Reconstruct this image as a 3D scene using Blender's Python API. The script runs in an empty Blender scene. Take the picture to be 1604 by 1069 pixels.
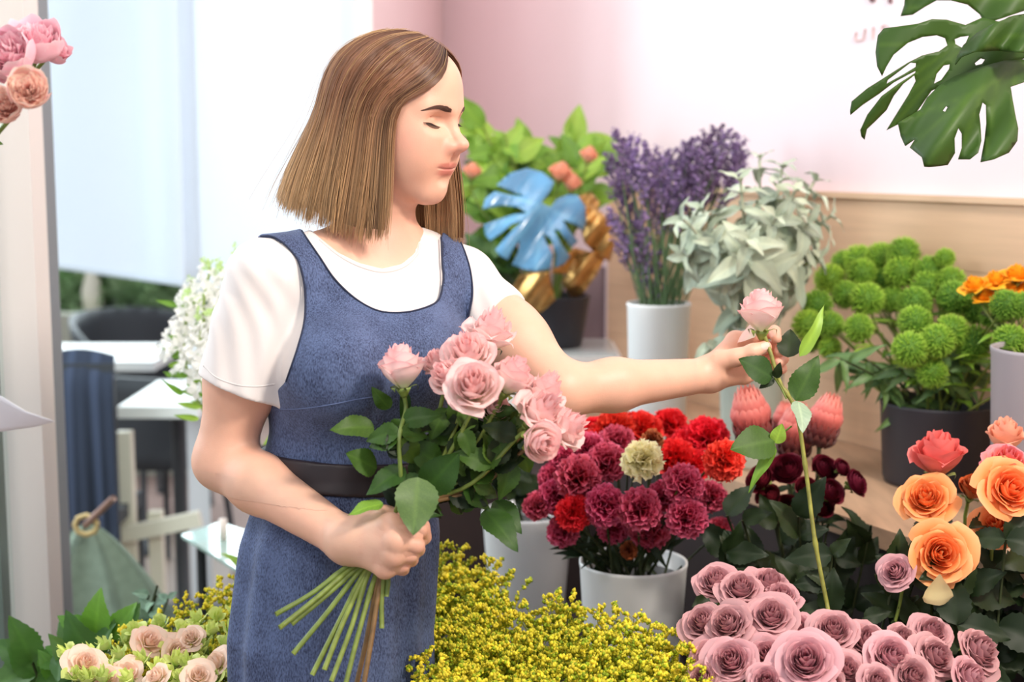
import bpy, math, random
import numpy as np
from mathutils import Vector, Matrix, Quaternion
from mathutils.geometry import delaunay_2d_cdt

SC = bpy.context.scene
COL = SC.collection
rnd = random.Random(7)
PI = math.pi

# ------------------------------------------------------------------ camera
PITCH = math.radians(7.5)
CAMZ = 1.5
FPX = 1604 * 50 / 36
cam_d = bpy.data.cameras.new('camera'); cam = bpy.data.objects.new('camera', cam_d); COL.objects.link(cam)
cam.location = (0, 0, CAMZ); cam.rotation_euler = (math.radians(90) - PITCH, 0, 0)
cam_d.lens = 50; cam_d.sensor_width = 36
cam_d.dof.use_dof = True; cam_d.dof.focus_distance = 1.98; cam_d.dof.aperture_fstop = 3.0
SC.camera = cam
CV = np.array([0, math.cos(PITCH), -math.sin(PITCH)]); CU = np.array([0, math.sin(PITCH), math.cos(PITCH)])
CR = np.array([1.0, 0, 0]); C0 = np.array([0, 0, CAMZ])

def P(px, py, d):
    return C0 + d * CV + (px - 802) / FPX * d * CR - (py - 534.5) / FPX * d * CU

def on_z(px, py, z):
    r = CV + (px - 802) / FPX * CR - (py - 534.5) / FPX * CU
    return C0 + r * ((z - CAMZ) / r[2])

def to_px(X):
    q = X - C0
    d = q @ CV
    return 802 + FPX * (q @ CR) / d, 534.5 - FPX * (q @ CU) / d, d

def unit(v):
    v = np.asarray(v, float); n = np.linalg.norm(v)
    return v / n if n > 1e-12 else v

# ------------------------------------------------------------------ colour and materials
def lin(c):
    if isinstance(c, str):
        c = [int(c[i:i + 2], 16) / 255 for i in (0, 2, 4)]
    return [((x + .055) / 1.055) ** 2.4 if x > .04045 else x / 12.92 for x in c[:3]]

MATS = {}
def mat(name, col, rough=.6, noise=0, nscale=40, attr=False, trans=0, bump=0, bscale=200, metal=0, sheen=0, sss=0,
        coat=0, rand=0, spec=.5, objcoord=True, stretch=None):
    if name in MATS: return MATS[name]
    m = bpy.data.materials.new(name); m.use_nodes = True
    nt = m.node_tree; N = nt.nodes; L = nt.links
    b = N['Principled BSDF']
    b.inputs['Roughness'].default_value = rough; b.inputs['Metallic'].default_value = metal
    b.inputs['Specular IOR Level'].default_value = spec
    if coat: b.inputs['Coat Weight'].default_value = coat; b.inputs['Coat Roughness'].default_value = .15
    if sheen: b.inputs['Sheen Weight'].default_value = sheen; b.inputs['Sheen Roughness'].default_value = .4
    if sss:
        b.inputs['Subsurface Weight'].default_value = sss; b.inputs['Subsurface Scale'].default_value = .008
        b.inputs['Subsurface Radius'].default_value = (1, .35, .2)
    c = N.new('ShaderNodeRGB'); c.outputs[0].default_value = (*lin(col), 1); out = c.outputs[0]
    if attr:
        a = N.new('ShaderNodeAttribute'); a.attribute_name = 'col'
        x = N.new('ShaderNodeMix'); x.data_type = 'RGBA'; x.blend_type = 'MULTIPLY'; x.inputs[0].default_value = 1
        L.new(out, x.inputs[6]); L.new(a.outputs['Color'], x.inputs[7]); out = x.outputs[2]
    tc = N.new('ShaderNodeTexCoord'); mp = N.new('ShaderNodeMapping')
    L.new(tc.outputs['Object'], mp.inputs[0])
    if stretch: mp.inputs['Scale'].default_value = stretch
    if noise:
        n = N.new('ShaderNodeTexNoise'); n.inputs['Scale'].default_value = nscale; n.inputs['Detail'].default_value = 4
        L.new(mp.outputs[0], n.inputs['Vector'])
        r = N.new('ShaderNodeMapRange'); r.inputs['From Min'].default_value = .3; r.inputs['From Max'].default_value = .7
        r.inputs['To Min'].default_value = 1 - noise; r.inputs['To Max'].default_value = 1 + noise
        L.new(n.outputs[0], r.inputs[0])
        x = N.new('ShaderNodeVectorMath'); x.operation = 'SCALE'
        L.new(out, x.inputs[0]); L.new(r.outputs[0], x.inputs['Scale']); out = x.outputs[0]
    if rand:
        oi = N.new('ShaderNodeObjectInfo'); hs = N.new('ShaderNodeHueSaturation')
        r = N.new('ShaderNodeMapRange'); r.inputs['To Min'].default_value = 1 - rand; r.inputs['To Max'].default_value = 1 + rand
        L.new(oi.outputs['Random'], r.inputs[0]); L.new(r.outputs[0], hs.inputs['Value'])
        r2 = N.new('ShaderNodeMapRange'); r2.inputs['To Min'].default_value = .5 + rand * .06; r2.inputs['To Max'].default_value = .5 - rand * .06
        L.new(oi.outputs['Random'], r2.inputs[0]); L.new(r2.outputs[0], hs.inputs['Hue'])
        L.new(out, hs.inputs['Color']); out = hs.outputs[0]
    L.new(out, b.inputs['Base Color'])
    if bump:
        n = N.new('ShaderNodeTexNoise'); n.inputs['Scale'].default_value = bscale; n.inputs['Detail'].default_value = 3
        L.new(mp.outputs[0], n.inputs['Vector'])
        bp = N.new('ShaderNodeBump'); bp.inputs['Strength'].default_value = bump; bp.inputs['Distance'].default_value = .001
        L.new(n.outputs[0], bp.inputs['Height']); L.new(bp.outputs[0], b.inputs['Normal'])
    if trans:
        t = N.new('ShaderNodeBsdfTranslucent'); L.new(out, t.inputs[0])
        mx = N.new('ShaderNodeMixShader'); mx.inputs[0].default_value = trans
        o = N['Material Output']
        L.new(b.outputs[0], mx.inputs[1]); L.new(t.outputs[0], mx.inputs[2]); L.new(mx.outputs[0], o.inputs[0])
    MATS[name] = m
    return m

# ------------------------------------------------------------------ mesh builder
class MB:
    def __init__(s): s.V = []; s.Q = []; s.T = []; s.C = []; s.n = 0
    def add(s, V, quads=None, tris=None, col=(1, 1, 1)):
        V = np.asarray(V, float).reshape(-1, 3); k = len(V)
        c = np.asarray(col, float)
        if c.ndim == 1: c = np.tile(c, (k, 1))
        s.V.append(V); s.C.append(c.reshape(-1, 3))
        if quads is not None and len(quads): s.Q.append(np.asarray(quads, int) + s.n)
        if tris is not None and len(tris): s.T.append(np.asarray(tris, int) + s.n)
        s.n += k
        return s
    def grid(s, G, col=(1, 1, 1), closeu=False, closev=False):
        nu, nv = G.shape[:2]
        idx = np.arange(nu * nv).reshape(nu, nv)
        a = idx
        if closeu: a = np.vstack([a, a[:1]])
        if closev: a = np.hstack([a, a[:, :1]])
        q = np.stack([a[:-1, :-1], a[1:, :-1], a[1:, 1:], a[:-1, 1:]], -1).reshape(-1, 4)
        c = np.asarray(col, float)
        if c.ndim == 3: c = c.reshape(-1, 3)
        return s.add(G.reshape(-1, 3), q, None, c)
    def tube(s, pts, r, n=8, col=(1, 1, 1), cap=True):
        pts = np.asarray(pts, float); m = len(pts)
        r = np.full(m, r, float) if np.isscalar(r) else np.asarray(r, float)
        T = np.gradient(pts, axis=0); T /= np.linalg.norm(T, axis=1)[:, None] + 1e-12
        up = np.array([0, 0, 1.0]) if abs(T[0][2]) < .9 else np.array([1.0, 0, 0])
        nrm = unit(np.cross(T[0], up)); G = np.zeros((m, n, 3)); th = np.arange(n) / n * 2 * PI
        for i in range(m):
            nrm = unit(nrm - T[i] * (nrm @ T[i])); b = np.cross(T[i], nrm)
            G[i] = pts[i] + r[i] * (np.cos(th)[:, None] * nrm + np.sin(th)[:, None] * b)
        c = np.asarray(col, float)
        if c.ndim == 2: c = np.repeat(c[:, None, :], n, 1)
        k0 = s.n
        s.grid(G, c, closev=True)
        if cap:
            cc = np.asarray(col, float)
            for ring, p, fl in ((0, pts[0], 1), (m - 1, pts[-1], 0)):
                base = k0 + ring * n
                s.V.append(p[None]); s.C.append((cc if cc.ndim == 1 else cc[ring])[None].astype(float)); ci = s.n; s.n += 1
                i = np.arange(n); j = (i + 1) % n
                t = np.stack([base + i, base + j, np.full(n, ci)], -1)
                s.T.append(t[:, ::-1] if fl else t)
        return s
    def box(s, lo, hi, col=(1, 1, 1)):
        lo = np.asarray(lo, float); hi = np.asarray(hi, float)
        V = np.array([[x, y, z] for x in (lo[0], hi[0]) for y in (lo[1], hi[1]) for z in (lo[2], hi[2])])
        return s.add(V, [[0, 1, 3, 2], [4, 6, 7, 5], [0, 4, 5, 1], [2, 3, 7, 6], [0, 2, 6, 4], [1, 5, 7, 3]], None, col)
    def obox(s, a, b, w, h, col=(1, 1, 1), up=(0, 0, 1)):
        a = np.asarray(a, float); b = np.asarray(b, float); t = unit(b - a)
        sd = unit(np.cross(t, up)); u2 = np.cross(sd, t)
        V = np.array([p + sx * w / 2 * sd + sz * h / 2 * u2 for p in (a, b) for sx in (-1, 1) for sz in (-1, 1)])
        return s.add(V, [[0, 1, 3, 2], [4, 6, 7, 5], [0, 4, 5, 1], [2, 3, 7, 6], [0, 2, 6, 4], [1, 5, 7, 3]], None, col)
    def prism(s, poly, z0, z1, col=(1, 1, 1)):
        n = len(poly)
        V = [(x, y, z0) for x, y in poly] + [(x, y, z1) for x, y in poly]
        tr = []
        for i in range(1, n - 1): tr += [[0, i + 1, i], [n, n + i, n + i + 1]]
        return s.add(V, [[i, (i + 1) % n, n + (i + 1) % n, n + i] for i in range(n)], tr, col)
    def lathe(s, prof, n=32, center=(0, 0, 0), col=(1, 1, 1)):
        prof = np.asarray(prof, float); th = np.arange(n) / n * 2 * PI
        G = np.zeros((len(prof), n, 3))
        G[..., 0] = prof[:, 0:1] * np.cos(th); G[..., 1] = prof[:, 0:1] * np.sin(th); G[..., 2] = prof[:, 1:2]
        return s.grid(G[::-1] + np.asarray(center), col, closev=True)
    def ball(s, c, r, nu=8, nv=10, col=(1, 1, 1)):
        r = np.asarray([r] * 3 if np.isscalar(r) else r, float)
        ph = np.linspace(.001, PI - .001, nu); th = np.arange(nv) / nv * 2 * PI
        G = np.stack([np.outer(np.sin(ph), np.cos(th)), np.outer(np.sin(ph), np.sin(th)), np.outer(np.cos(ph), np.ones(nv))], -1)
        return s.grid(G * r + np.asarray(c), col, closev=True)
    def mesh(s, name, smooth=True, off=None):
        V = np.concatenate(s.V); C = np.concatenate(s.C)
        if off is not None: V = V - np.asarray(off)
        Q = np.concatenate(s.Q) if s.Q else np.zeros((0, 4), int)
        T = np.concatenate(s.T) if s.T else np.zeros((0, 3), int)
        me = bpy.data.meshes.new(name)
        me.vertices.add(len(V)); me.vertices.foreach_set('co', V.astype(np.float32).ravel())
        nl = Q.size + T.size
        me.loops.add(nl); me.loops.foreach_set('vertex_index', np.concatenate([Q.ravel(), T.ravel()]).astype(np.int32))
        me.polygons.add(len(Q) + len(T))
        st = np.concatenate([np.arange(len(Q)) * 4, Q.size + np.arange(len(T)) * 3]).astype(np.int32)
        me.polygons.foreach_set('loop_start', st)
        me.update(calc_edges=True); me.validate()
        at = me.attributes.new('col', 'FLOAT_COLOR', 'POINT')
        at.data.foreach_set('color', np.hstack([C, np.ones((len(C), 1))]).astype(np.float32).ravel())
        me.polygons.foreach_set('use_smooth', np.full(len(me.polygons), bool(smooth)))
        return me
    def build(s, name, material, parent=None, smooth=True, world=True):
        off = None
        if parent is not None and world: off = world_loc(parent)
        me = s.mesh(name, smooth, off)
        if material: me.materials.append(material)
        return link(name, me, parent)

def world_loc(o):
    l = np.zeros(3)
    while o is not None: l = l + np.array(o.location); o = o.parent
    return l

def link(name, me, parent=None):
    o = bpy.data.objects.new(name, me); COL.objects.link(o)
    if parent is not None: o.parent = parent
    return o

def tag(o, label=None, cat=None, group=None, kind=None):
    if label: o['label'] = label
    if cat: o['category'] = cat
    if group: o['group'] = group
    if kind: o['kind'] = kind
    return o

def thing(name, label, cat, loc=(0, 0, 0), group=None):
    o = bpy.data.objects.new(name, None); COL.objects.link(o); o.location = tuple(map(float, loc)); o.empty_display_size = .05
    return tag(o, label, cat, group)

def frame(z, x=None):
    """rotation matrix whose local Z is z (and local X close to x)"""
    z = unit(z)
    if x is None: x = (1, 0, 0) if abs(z[0]) < .9 else (0, 1, 0)
    x = np.asarray(x, float); x = unit(x - z * (x @ z)); y = np.cross(z, x)
    return Matrix(((x[0], y[0], z[0]), (x[1], y[1], z[1]), (x[2], y[2], z[2])))

def put(name, me, parent, pos, R, s, roll=0.0):
    """part sharing mesh data; pos in world"""
    o = link(name, me, parent)
    q = R.to_quaternion()
    if roll: q = q @ Quaternion((0, 0, 1), roll)
    o.rotation_mode = 'QUATERNION'; o.rotation_quaternion = q
    o.location = tuple(np.asarray(pos, float) - world_loc(parent)); o.scale = (s, s, s) if np.isscalar(s) else s
    return o

def bez(p, n=10):
    p = [np.asarray(q, float) for q in p]; t = np.linspace(0, 1, n)[:, None]
    if len(p) == 2: return p[0] * (1 - t) + p[1] * t
    if len(p) == 3: return p[0] * (1 - t) ** 2 + 2 * p[1] * t * (1 - t) + p[2] * t * t
    return p[0] * (1 - t) ** 3 + 3 * p[1] * t * (1 - t) ** 2 + 3 * p[2] * t * t * (1 - t) + p[3] * t ** 3

def spline(pts, n):
    """Catmull-Rom through the points"""
    p = np.asarray(pts, float); p = np.vstack([2 * p[0] - p[1], p, 2 * p[-1] - p[-2]])
    m = len(p) - 3; out = []
    for x in np.linspace(0, m - 1e-9, n):
        i = int(x); t = x - i; a, b, c, d = p[i:i + 4]
        out.append(.5 * (2 * b + (c - a) * t + (2 * a - 5 * b + 4 * c - d) * t * t + (3 * b - a - 3 * c + d) * t ** 3))
    return np.array(out)

def sstep(x, a, b):
    t = np.clip((x - a) / (b - a), 0, 1); return t * t * (3 - 2 * t)

# ------------------------------------------------------------------ signed distance modelling
def s_ell(X, c, r, R=None):
    q = X - c
    if R is not None: q = q @ R
    r = np.asarray(r, float)
    k0 = np.linalg.norm(q / r, axis=1); k1 = np.linalg.norm(q / (r * r), axis=1) + 1e-9
    return k0 * (k0 - 1) / k1
def s_cone(X, a, b, ra, rb):
    a = np.asarray(a); b = np.asarray(b); ab = b - a
    t = np.clip((X - a) @ ab / (ab @ ab), 0, 1)
    return np.linalg.norm(X - a - t[:, None] * ab, axis=1) - (ra + (rb - ra) * t)
def smin(a, b, k):
    h = np.maximum(k - np.abs(a - b), 0) / k
    return np.minimum(a, b) - h * h * k * .25
def smax(a, b, k): return -smin(-a, -b, k)
def chain(X, pts, rs, k=.004):
    d = None
    for i in range(len(pts) - 1):
        e = s_cone(X, pts[i], pts[i + 1], rs[i], rs[i + 1])
        d = e if d is None else smin(d, e, k)
    return d

def polygonise(f, lo, hi, h, lip=1.7):
    """naive surface nets on a block-sparse grid"""
    lo = np.asarray(lo, float); hi = np.asarray(hi, float); B = 12
    nb = np.maximum(1, np.ceil((hi - lo) / h / B).astype(int)); n = nb * B
    F = np.full(n + 1, 1.0, np.float32)
    bi = np.stack(np.meshgrid(*[np.arange(k) for k in nb], indexing='ij'), -1).reshape(-1, 3)
    cen = lo + (bi + .5) * B * h
    dc = np.concatenate([f(cen[i:i + 60000]) for i in range(0, len(cen), 60000)])
    near = np.abs(dc) < B * h * .87 * lip + h
    for b, dd in zip(bi[~near], dc[~near]):
        if dd < 0: F[b[0] * B:b[0] * B + B + 1, b[1] * B:b[1] * B + B + 1, b[2] * B:b[2] * B + B + 1] = -1
    loc = np.stack(np.meshgrid(*[np.arange(B + 1)] * 3, indexing='ij'), -1).reshape(-1, 3)
    act = bi[near]
    for i in range(0, len(act), 48):
        ch = act[i:i + 48]
        X = lo + (ch[:, None, :] * B + loc[None]) * h
        d = f(X.reshape(-1, 3)).reshape(len(ch), B + 1, B + 1, B + 1)
        for b, dd in zip(ch, d):
            F[b[0] * B:b[0] * B + B + 1, b[1] * B:b[1] * B + B + 1, b[2] * B:b[2] * B + B + 1] = dd
    S = F < 0
    cnt = np.zeros(n, np.uint8)
    for a in (0, 1):
        for b in (0, 1):
            for c in (0, 1): cnt += S[a:a + n[0], b:b + n[1], c:c + n[2]]
    act = (cnt > 0) & (cnt < 8)
    ijk = np.argwhere(act); vid = np.full(n, -1, np.int32); vid[act] = np.arange(len(ijk))
    acc = np.zeros((len(ijk), 3)); w = np.zeros(len(ijk))
    cor = [(a, b, c) for a in (0, 1) for b in (0, 1) for c in (0, 1)]
    for p in cor:
        for ax in range(3):
            if p[ax]: continue
            q = list(p); q[ax] = 1
            f0 = F[ijk[:, 0] + p[0], ijk[:, 1] + p[1], ijk[:, 2] + p[2]]; f1 = F[ijk[:, 0] + q[0], ijk[:, 1] + q[1], ijk[:, 2] + q[2]]
            m = (f0 < 0) != (f1 < 0); t = np.where(m, f0 / np.where(m, f0 - f1, 1), 0)
            pos = np.tile(np.array(p, float), (len(ijk), 1)); pos[:, ax] = t
            acc[m] += pos[m]; w[m] += 1
    V = lo + (ijk + acc / w[:, None]) * h
    quads = []
    for ax in range(3):
        o1, o2 = [(1, 2), (2, 0), (0, 1)][ax]
        sl0 = [slice(0, n[k] + (0 if k == ax else 0)) for k in range(3)]
        A = S[:n[0], :n[1], :n[2]]
        idx = [slice(0, n[k]) for k in range(3)]; idx[ax] = slice(1, n[ax] + 1)
        Bm = S[tuple(idx)]
        ed = np.argwhere(A != Bm); ed = ed[(ed[:, o1] > 0) & (ed[:, o2] > 0)]
        d1 = np.zeros(3, int); d1[o1] = 1; d2 = np.zeros(3, int); d2[o2] = 1
        g = lambda e: vid[e[:, 0], e[:, 1], e[:, 2]]
        q = np.stack([g(ed - d1 - d2), g(ed - d2), g(ed), g(ed - d1)], -1)
        flip = ~A[ed[:, 0], ed[:, 1], ed[:, 2]]
        q[flip] = q[flip][:, ::-1]
        quads.append(q[(q >= 0).all(1)])
    return V, np.concatenate(quads)

def poly_sdf(x, y, poly):
    """signed distance in px to a closed polygon, negative inside"""
    poly = np.asarray(poly, float); d = np.full(x.shape, 1e9); ins = np.zeros(x.shape, bool)
    for i in range(len(poly)):
        ax, ay = poly[i]; bx, by = poly[(i + 1) % len(poly)]
        ex, ey = bx - ax, by - ay; t = np.clip(((x - ax) * ex + (y - ay) * ey) / (ex * ex + ey * ey + 1e-9), 0, 1)
        d = np.minimum(d, np.hypot(x - ax - t * ex, y - ay - t * ey))
        if ay != by:
            c = ((ay > y) != (by > y)) & (x < (bx - ax) * (y - ay) / (by - ay) + ax); ins ^= c
    return np.where(ins, -d, d)

def hit(f, px, py, d0=1.5, d1=2.4):
    """first surface point on the ray through a pixel"""
    ds = np.linspace(d0, d1, 500); X = np.array([P(px, py, d) for d in ds]); v = f(X)
    k = np.argmax(v < 0)
    if v[k] >= 0: return None
    a, b = ds[k - 1], ds[k]
    t = v[k - 1] / (v[k - 1] - v[k])
    return P(px, py, a + (b - a) * t)
# ================================================================== the florist
SKIN = mat('skin', 'E4B096', .48, attr=True, sss=.12, noise=.05, nscale=30, bump=.15, bscale=500)
HD = 1.99                                       # distance of the head
YAW = math.radians(65); TIL = math.radians(6)
fwd0 = np.array([math.sin(YAW), -math.cos(YAW), 0.0])
HF = fwd0 * math.cos(TIL) - np.array([0, 0, math.sin(TIL)])
HU = fwd0 * math.sin(TIL) + np.array([0, 0, math.cos(TIL)])
HR = np.cross(HF, HU)                           # her right, towards the camera
HO = P(628, 184, HD)
HM = np.stack([HF, HR, HU], 1)                  # columns: forward, right, up
def hl(X): return (X - HO) @ HM                 # world -> head
def hw(p): return HO + HM @ np.asarray(p, float)

def hwarp(Q):
    Q = Q.copy(); z = Q[:, 2]; y = np.abs(Q[:, 1])
    g = .0072 * (1 - sstep(z, .04, .10)) + .0070 * np.exp(-((z + .076) / .020) ** 2) * (1 - sstep(y, .022, .055)) + .0040 * np.exp(-((z + .105) / .018) ** 2) * (1 - sstep(y, .01, .05))
    g -= .0045 * np.exp(-((z + .026) / .013) ** 2) * (1 - sstep(y, .010, .026))
    Q[:, 0] += g * sstep(Q[:, 0], -.02, .06); return Q
def head(X):
    Q = hwarp(hl(X)); Q2 = Q.copy(); Q2[:, 1] = np.abs(Q[:, 1]); a = lambda *v: np.array(v)
    d = s_ell(Q, a(-.012, 0, .028), (.097, .074, .082))
    d = smin(d, s_ell(Q, a(.022, 0, .035), (.066, .064, .056)), .03)
    d = smin(d, s_ell(Q, a(.020, 0, -.028), (.063, .060, .078)), .03)
    d = smin(d, s_cone(Q2, a(-.002, .046, -.055), a(.060, .012, -.096), .018, .0165), .036)
    d = smin(d, s_ell(Q, a(.0695, 0, -.0955), (.0185, .022, .0170)), .016)
    d = smin(d, s_ell(Q2, a(.050, .033, -.036), (.029, .026, .034)), .036)
    d = smin(d, s_cone(Q2, a(.0795, .006, .016), a(.067, .042, .019), .0095, .009), .018)
    # eye hollow, then the lidded eye
    d = smax(d, -s_ell(Q2, a(.0900, .0325, .0005), (.0165, .0200, .0110)), .014)
    d = smin(d, s_ell(Q2, a(.0590, .0345, .0000), (.0155, .0170, .0135)), .004)
    d = smax(d, -s_cone(Q2, a(.0800, .022, .0062), a(.0690, .046, .0058), .0014, .0012), .003)   # crease above the lid
    # nose
    n = s_cone(Q, a(.0815, 0, .012), a(.0985, 0, -.0255), .0068, .0078)
    n = smin(n, s_ell(Q, a(.1005, 0, -.0290), (.0110, .0108, .0100)), .008)
    n = smin(n, s_ell(Q2, a(.0860, .0125, -.0325), (.0140, .0085, .0094)), .0045)
    d = smin(d, n, .0075)
    d = smax(d, -s_ell(Q2, a(.0960, .0070, -.0405), (.0060, .0034, .0036)), .002)
    # mouth
    d = smin(d, s_ell(Q, a(.0690, 0, -.0610), (.0220, .0300, .0240)), .028)
    d = smin(d, s_ell(Q2, a(.0830, .0055, -.0585), (.0068, .0190, .0042)), .006)
    d = smin(d, s_ell(Q, a(.0820, 0, -.0688), (.0074, .0195, .0054)), .006)
    d = d + .0019 * np.exp(-((Q[:, 2] + .0633 - np.maximum(Q2[:, 1] - .012, 0) * .12) / .0014) ** 2) * (1 - sstep(Q2[:, 1], .020, .029)) * (Q[:, 0] > .05)
    d = smax(d, -s_ell(Q, a(.0965, 0, -.0500), (.0040, .0030, .0060)), .005)
    d = smax(d, -s_ell(Q, a(.0945, 0, -.0800), (.0050, .0140, .0050)), .008)
    # ear
    d = smin(d, s_ell(Q2, a(-.012, .072, -.010), (.018, .006, .028)), .006)
    return d

# torso frame: chest turned to the right of the picture
TY = math.radians(36)
TF = np.array([math.sin(TY), -math.cos(TY), 0]); TL = np.array([math.cos(TY), math.sin(TY), 0])
NECK = P(585, 380, 2.03); WAIST = P(548, 728, 2.01); HIP = P(520, 985, 2.01)
SHR = P(417, 432, 1.925); SHL = P(724, 444, 2.10)
ELR = P(350, 722, 1.955); WRR = P(545, 848, 1.825)
ELL = P(880, 612, 1.985); WRL = P(1108, 588, 2.09)
# height above the waist, half width, half depth, forward shift, sideways follows the spine
ROWS = np.array([[-.52, .150, .145, 0], [-.30, .127, .122, 0], [-.20, .126, .118, 0], [-.10, .124, .110, 0], [-.04, .116, .097, 0],
                 [0, .112, .090, 0], [.05, .114, .093, .003], [.10, .124, .102, .010], [.145, .134, .112, .016], [.19, .138, .108, .012],
                 [.24, .140, .092, 0], [.285, .128, .072, -.005], [.32, .085, .055, -.008], [.35, .03, .03, -.01]])
def torso(X, fold=0.0):
    z = X[:, 2] - WAIST[2]
    a = np.interp(z, ROWS[:, 0], ROWS[:, 1]); b = np.interp(z, ROWS[:, 0], ROWS[:, 2]); c = np.interp(z, ROWS[:, 0], ROWS[:, 3])
    zz = [HIP[2], WAIST[2], NECK[2]]
    cx = np.interp(X[:, 2], zz, [HIP[0], WAIST[0], NECK[0]]); cy = np.interp(X[:, 2], zz, [HIP[1], WAIST[1], NECK[1]])
    q0 = X[:, 0] - cx; q1 = X[:, 1] - cy
    l = q0 * TL[0] + q1 * TL[1]; f = q0 * TF[0] + q1 * TF[1] - c
    if fold:
        th = np.arctan2(f, l); g = sstep(-z, .0, .12)
        w = 1 + g * fold * (np.sin(th * 9 + 2.2 * np.sin(th * 2 + 1)) * .6 + np.sin(th * 17 + 1.3) * .4)
        w += g * .04
        a = a * w; b = b * w
    k = np.sqrt((l / a) ** 2 + (f / b) ** 2)
    d = (k - 1) * np.minimum(a, b)
    d = smax(d, X[:, 2] - (WAIST[2] + .335), .05)
    return d
def T2(l, f, z): return np.array([NECK[0], NECK[1], 0]) + TL * l + TF * f + np.array([0, 0, z])
def upper(X):
    d = torso(X)
    for s, S in ((-1, SHR), (1, SHL)):
        d = smin(d, s_cone(X, S, NECK + TL * s * .03 - [0, 0, .035], .047, .05), .05)
        b = WAIST + TL * s * .062 + TF * .075 + np.array([0, 0, .148])
        d = smin(d, s_ell(X, b, (.055, .055, .058)), .05)
    return d
def neck(X):
    top = hw((-.012, 0, -.045)); return s_cone(X, top, NECK - np.array([0, 0, .01]), .047, .050)

# hands: wrist, then every finger as its own chain
RH = [[(612, 822, 1.782), (657, 831, 1.790), (664, 842, 1.815), (640, 846, 1.832)],
      [(621, 848, 1.770), (652, 855, 1.778), (654, 861, 1.802), (632, 864, 1.822)],
      [(616, 871, 1.774), (643, 870, 1.782), (644, 877, 1.803), (624, 880, 1.820)],
      [(603, 891, 1.784), (631, 887, 1.788), (631, 892, 1.806), (613, 893, 1.820)]]
RT = [(572, 822, 1.822), (602, 808, 1.812), (640, 812, 1.818), (662, 824, 1.812)]
LH = [[(1152, 534, 2.110), (1190, 524, 2.135), (1213, 520, 2.118), (1216, 531, 2.096)],
      [(1164, 551, 2.122), (1202, 545, 2.142), (1224, 543, 2.118), (1221, 551, 2.094)],
      [(1170, 571, 2.124), (1204, 566, 2.138), (1226, 562, 2.115), (1220, 569, 2.093)],
      [(1165, 589, 2.116), (1198, 583, 2.126), (1224, 578, 2.110), (1217, 584, 2.092)]]
LT = [(1126, 566, 2.078), (1154, 560, 2.066), (1179, 551, 2.060), (1199, 544, 2.062)]
FR = [(.0125, .0100, .0090, .0080), (.0125, .0102, .0090, .0080), (.0120, .0095, .0086, .0077), (.0108, .0085, .0077, .0070)]
RHp = [[P(*q) for q in c] for c in RH]; LHp = [[P(*q) for q in c] for c in LH]; RTp = [P(*q) for q in RT]; LTp = [P(*q) for q in LT]
def hand(X, W, F, Th, side):
    base = W
    d = None
    for i, c in enumerate(F):
        e = s_cone(X, base + (c[0] - base) * .12, c[0], .0185, FR[i][0] + .0012)
        d = e if d is None else smin(d, e, .016)
    cc = (W + F[1][0] + F[2][0]) / 3
    fing = None
    for i, c in enumerate(F):
        e = chain(X, c, FR[i], .004)
        e = smin(e, np.linalg.norm(X - c[0], axis=1) - FR[i][0] - .0008, .006)
        fing = e if fing is None else smin(fing, e, .0022)
    d = smin(d, fing, .006)
    th = chain(X, Th, (.0165, .0125, .0108, .0092), .006)
    return smin(d, th, .010 if side < 0 else .008)
def arm_r(X):
    d = s_cone(X, SHR, SHR + (ELR - SHR) * .55, .050, .0465)
    d = smin(d, s_cone(X, SHR + (ELR - SHR) * .5, ELR, .0465, .0385), .03)
    m = ELR + (WRR - ELR) * .3
    d = smin(d, s_cone(X, ELR, m, .0385, .0385), .02); d = smin(d, s_cone(X, m, WRR, .0385, .0255), .02)
    d = smin(d, s_cone(X, WRR, WRR + unit(RHp[1][0] - WRR) * .02, .0265, .0225), .02)
    return d
def arm_l(X):
    d = s_cone(X, SHL, SHL + (ELL - SHL) * .55, .048, .044)
    d = smin(d, s_cone(X, SHL + (ELL - SHL) * .5, ELL, .044, .0365), .03)
    m = ELL + (WRL - ELL) * .35
    d = smin(d, s_cone(X, ELL, m, .0365, .0355), .02); d = smin(d, s_cone(X, m, WRL, .0355, .0245), .02)
    return d
WRR2 = WRR; WRL2 = WRL
HIPJ = [HIP + TL * s * .055 - np.array([0, 0, .08]) for s in (-1, 1)]
def legs(X):
    d = None
    for H in HIPJ:
        K = H * [1, 1, 0] + [0, 0, .45]; A = H * [1, 1, 0] + [0, 0, .09]
        e = smin(s_cone(X, H, K, .058, .048), s_cone(X, K, A, .048, .034), .02)
        e = smin(e, s_cone(X, A, A + TF * .12 - [0, 0, .05], .034, .028), .02)
        d = e if d is None else np.minimum(d, e)
    return d
def body(X):
    d = head(X)
    d = smin(d, neck(X), .02)
    d = smin(d, upper(X), .035)
    r = smin(arm_r(X), hand(X, WRR, RHp, RTp, -1), .014)
    l = smin(arm_l(X), hand(X, WRL, LHp, LTp, 1), .014)
    d = smin(d, r, .012); d = smin(d, l, .02)
    return smin(d, legs(X), .02)

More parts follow.
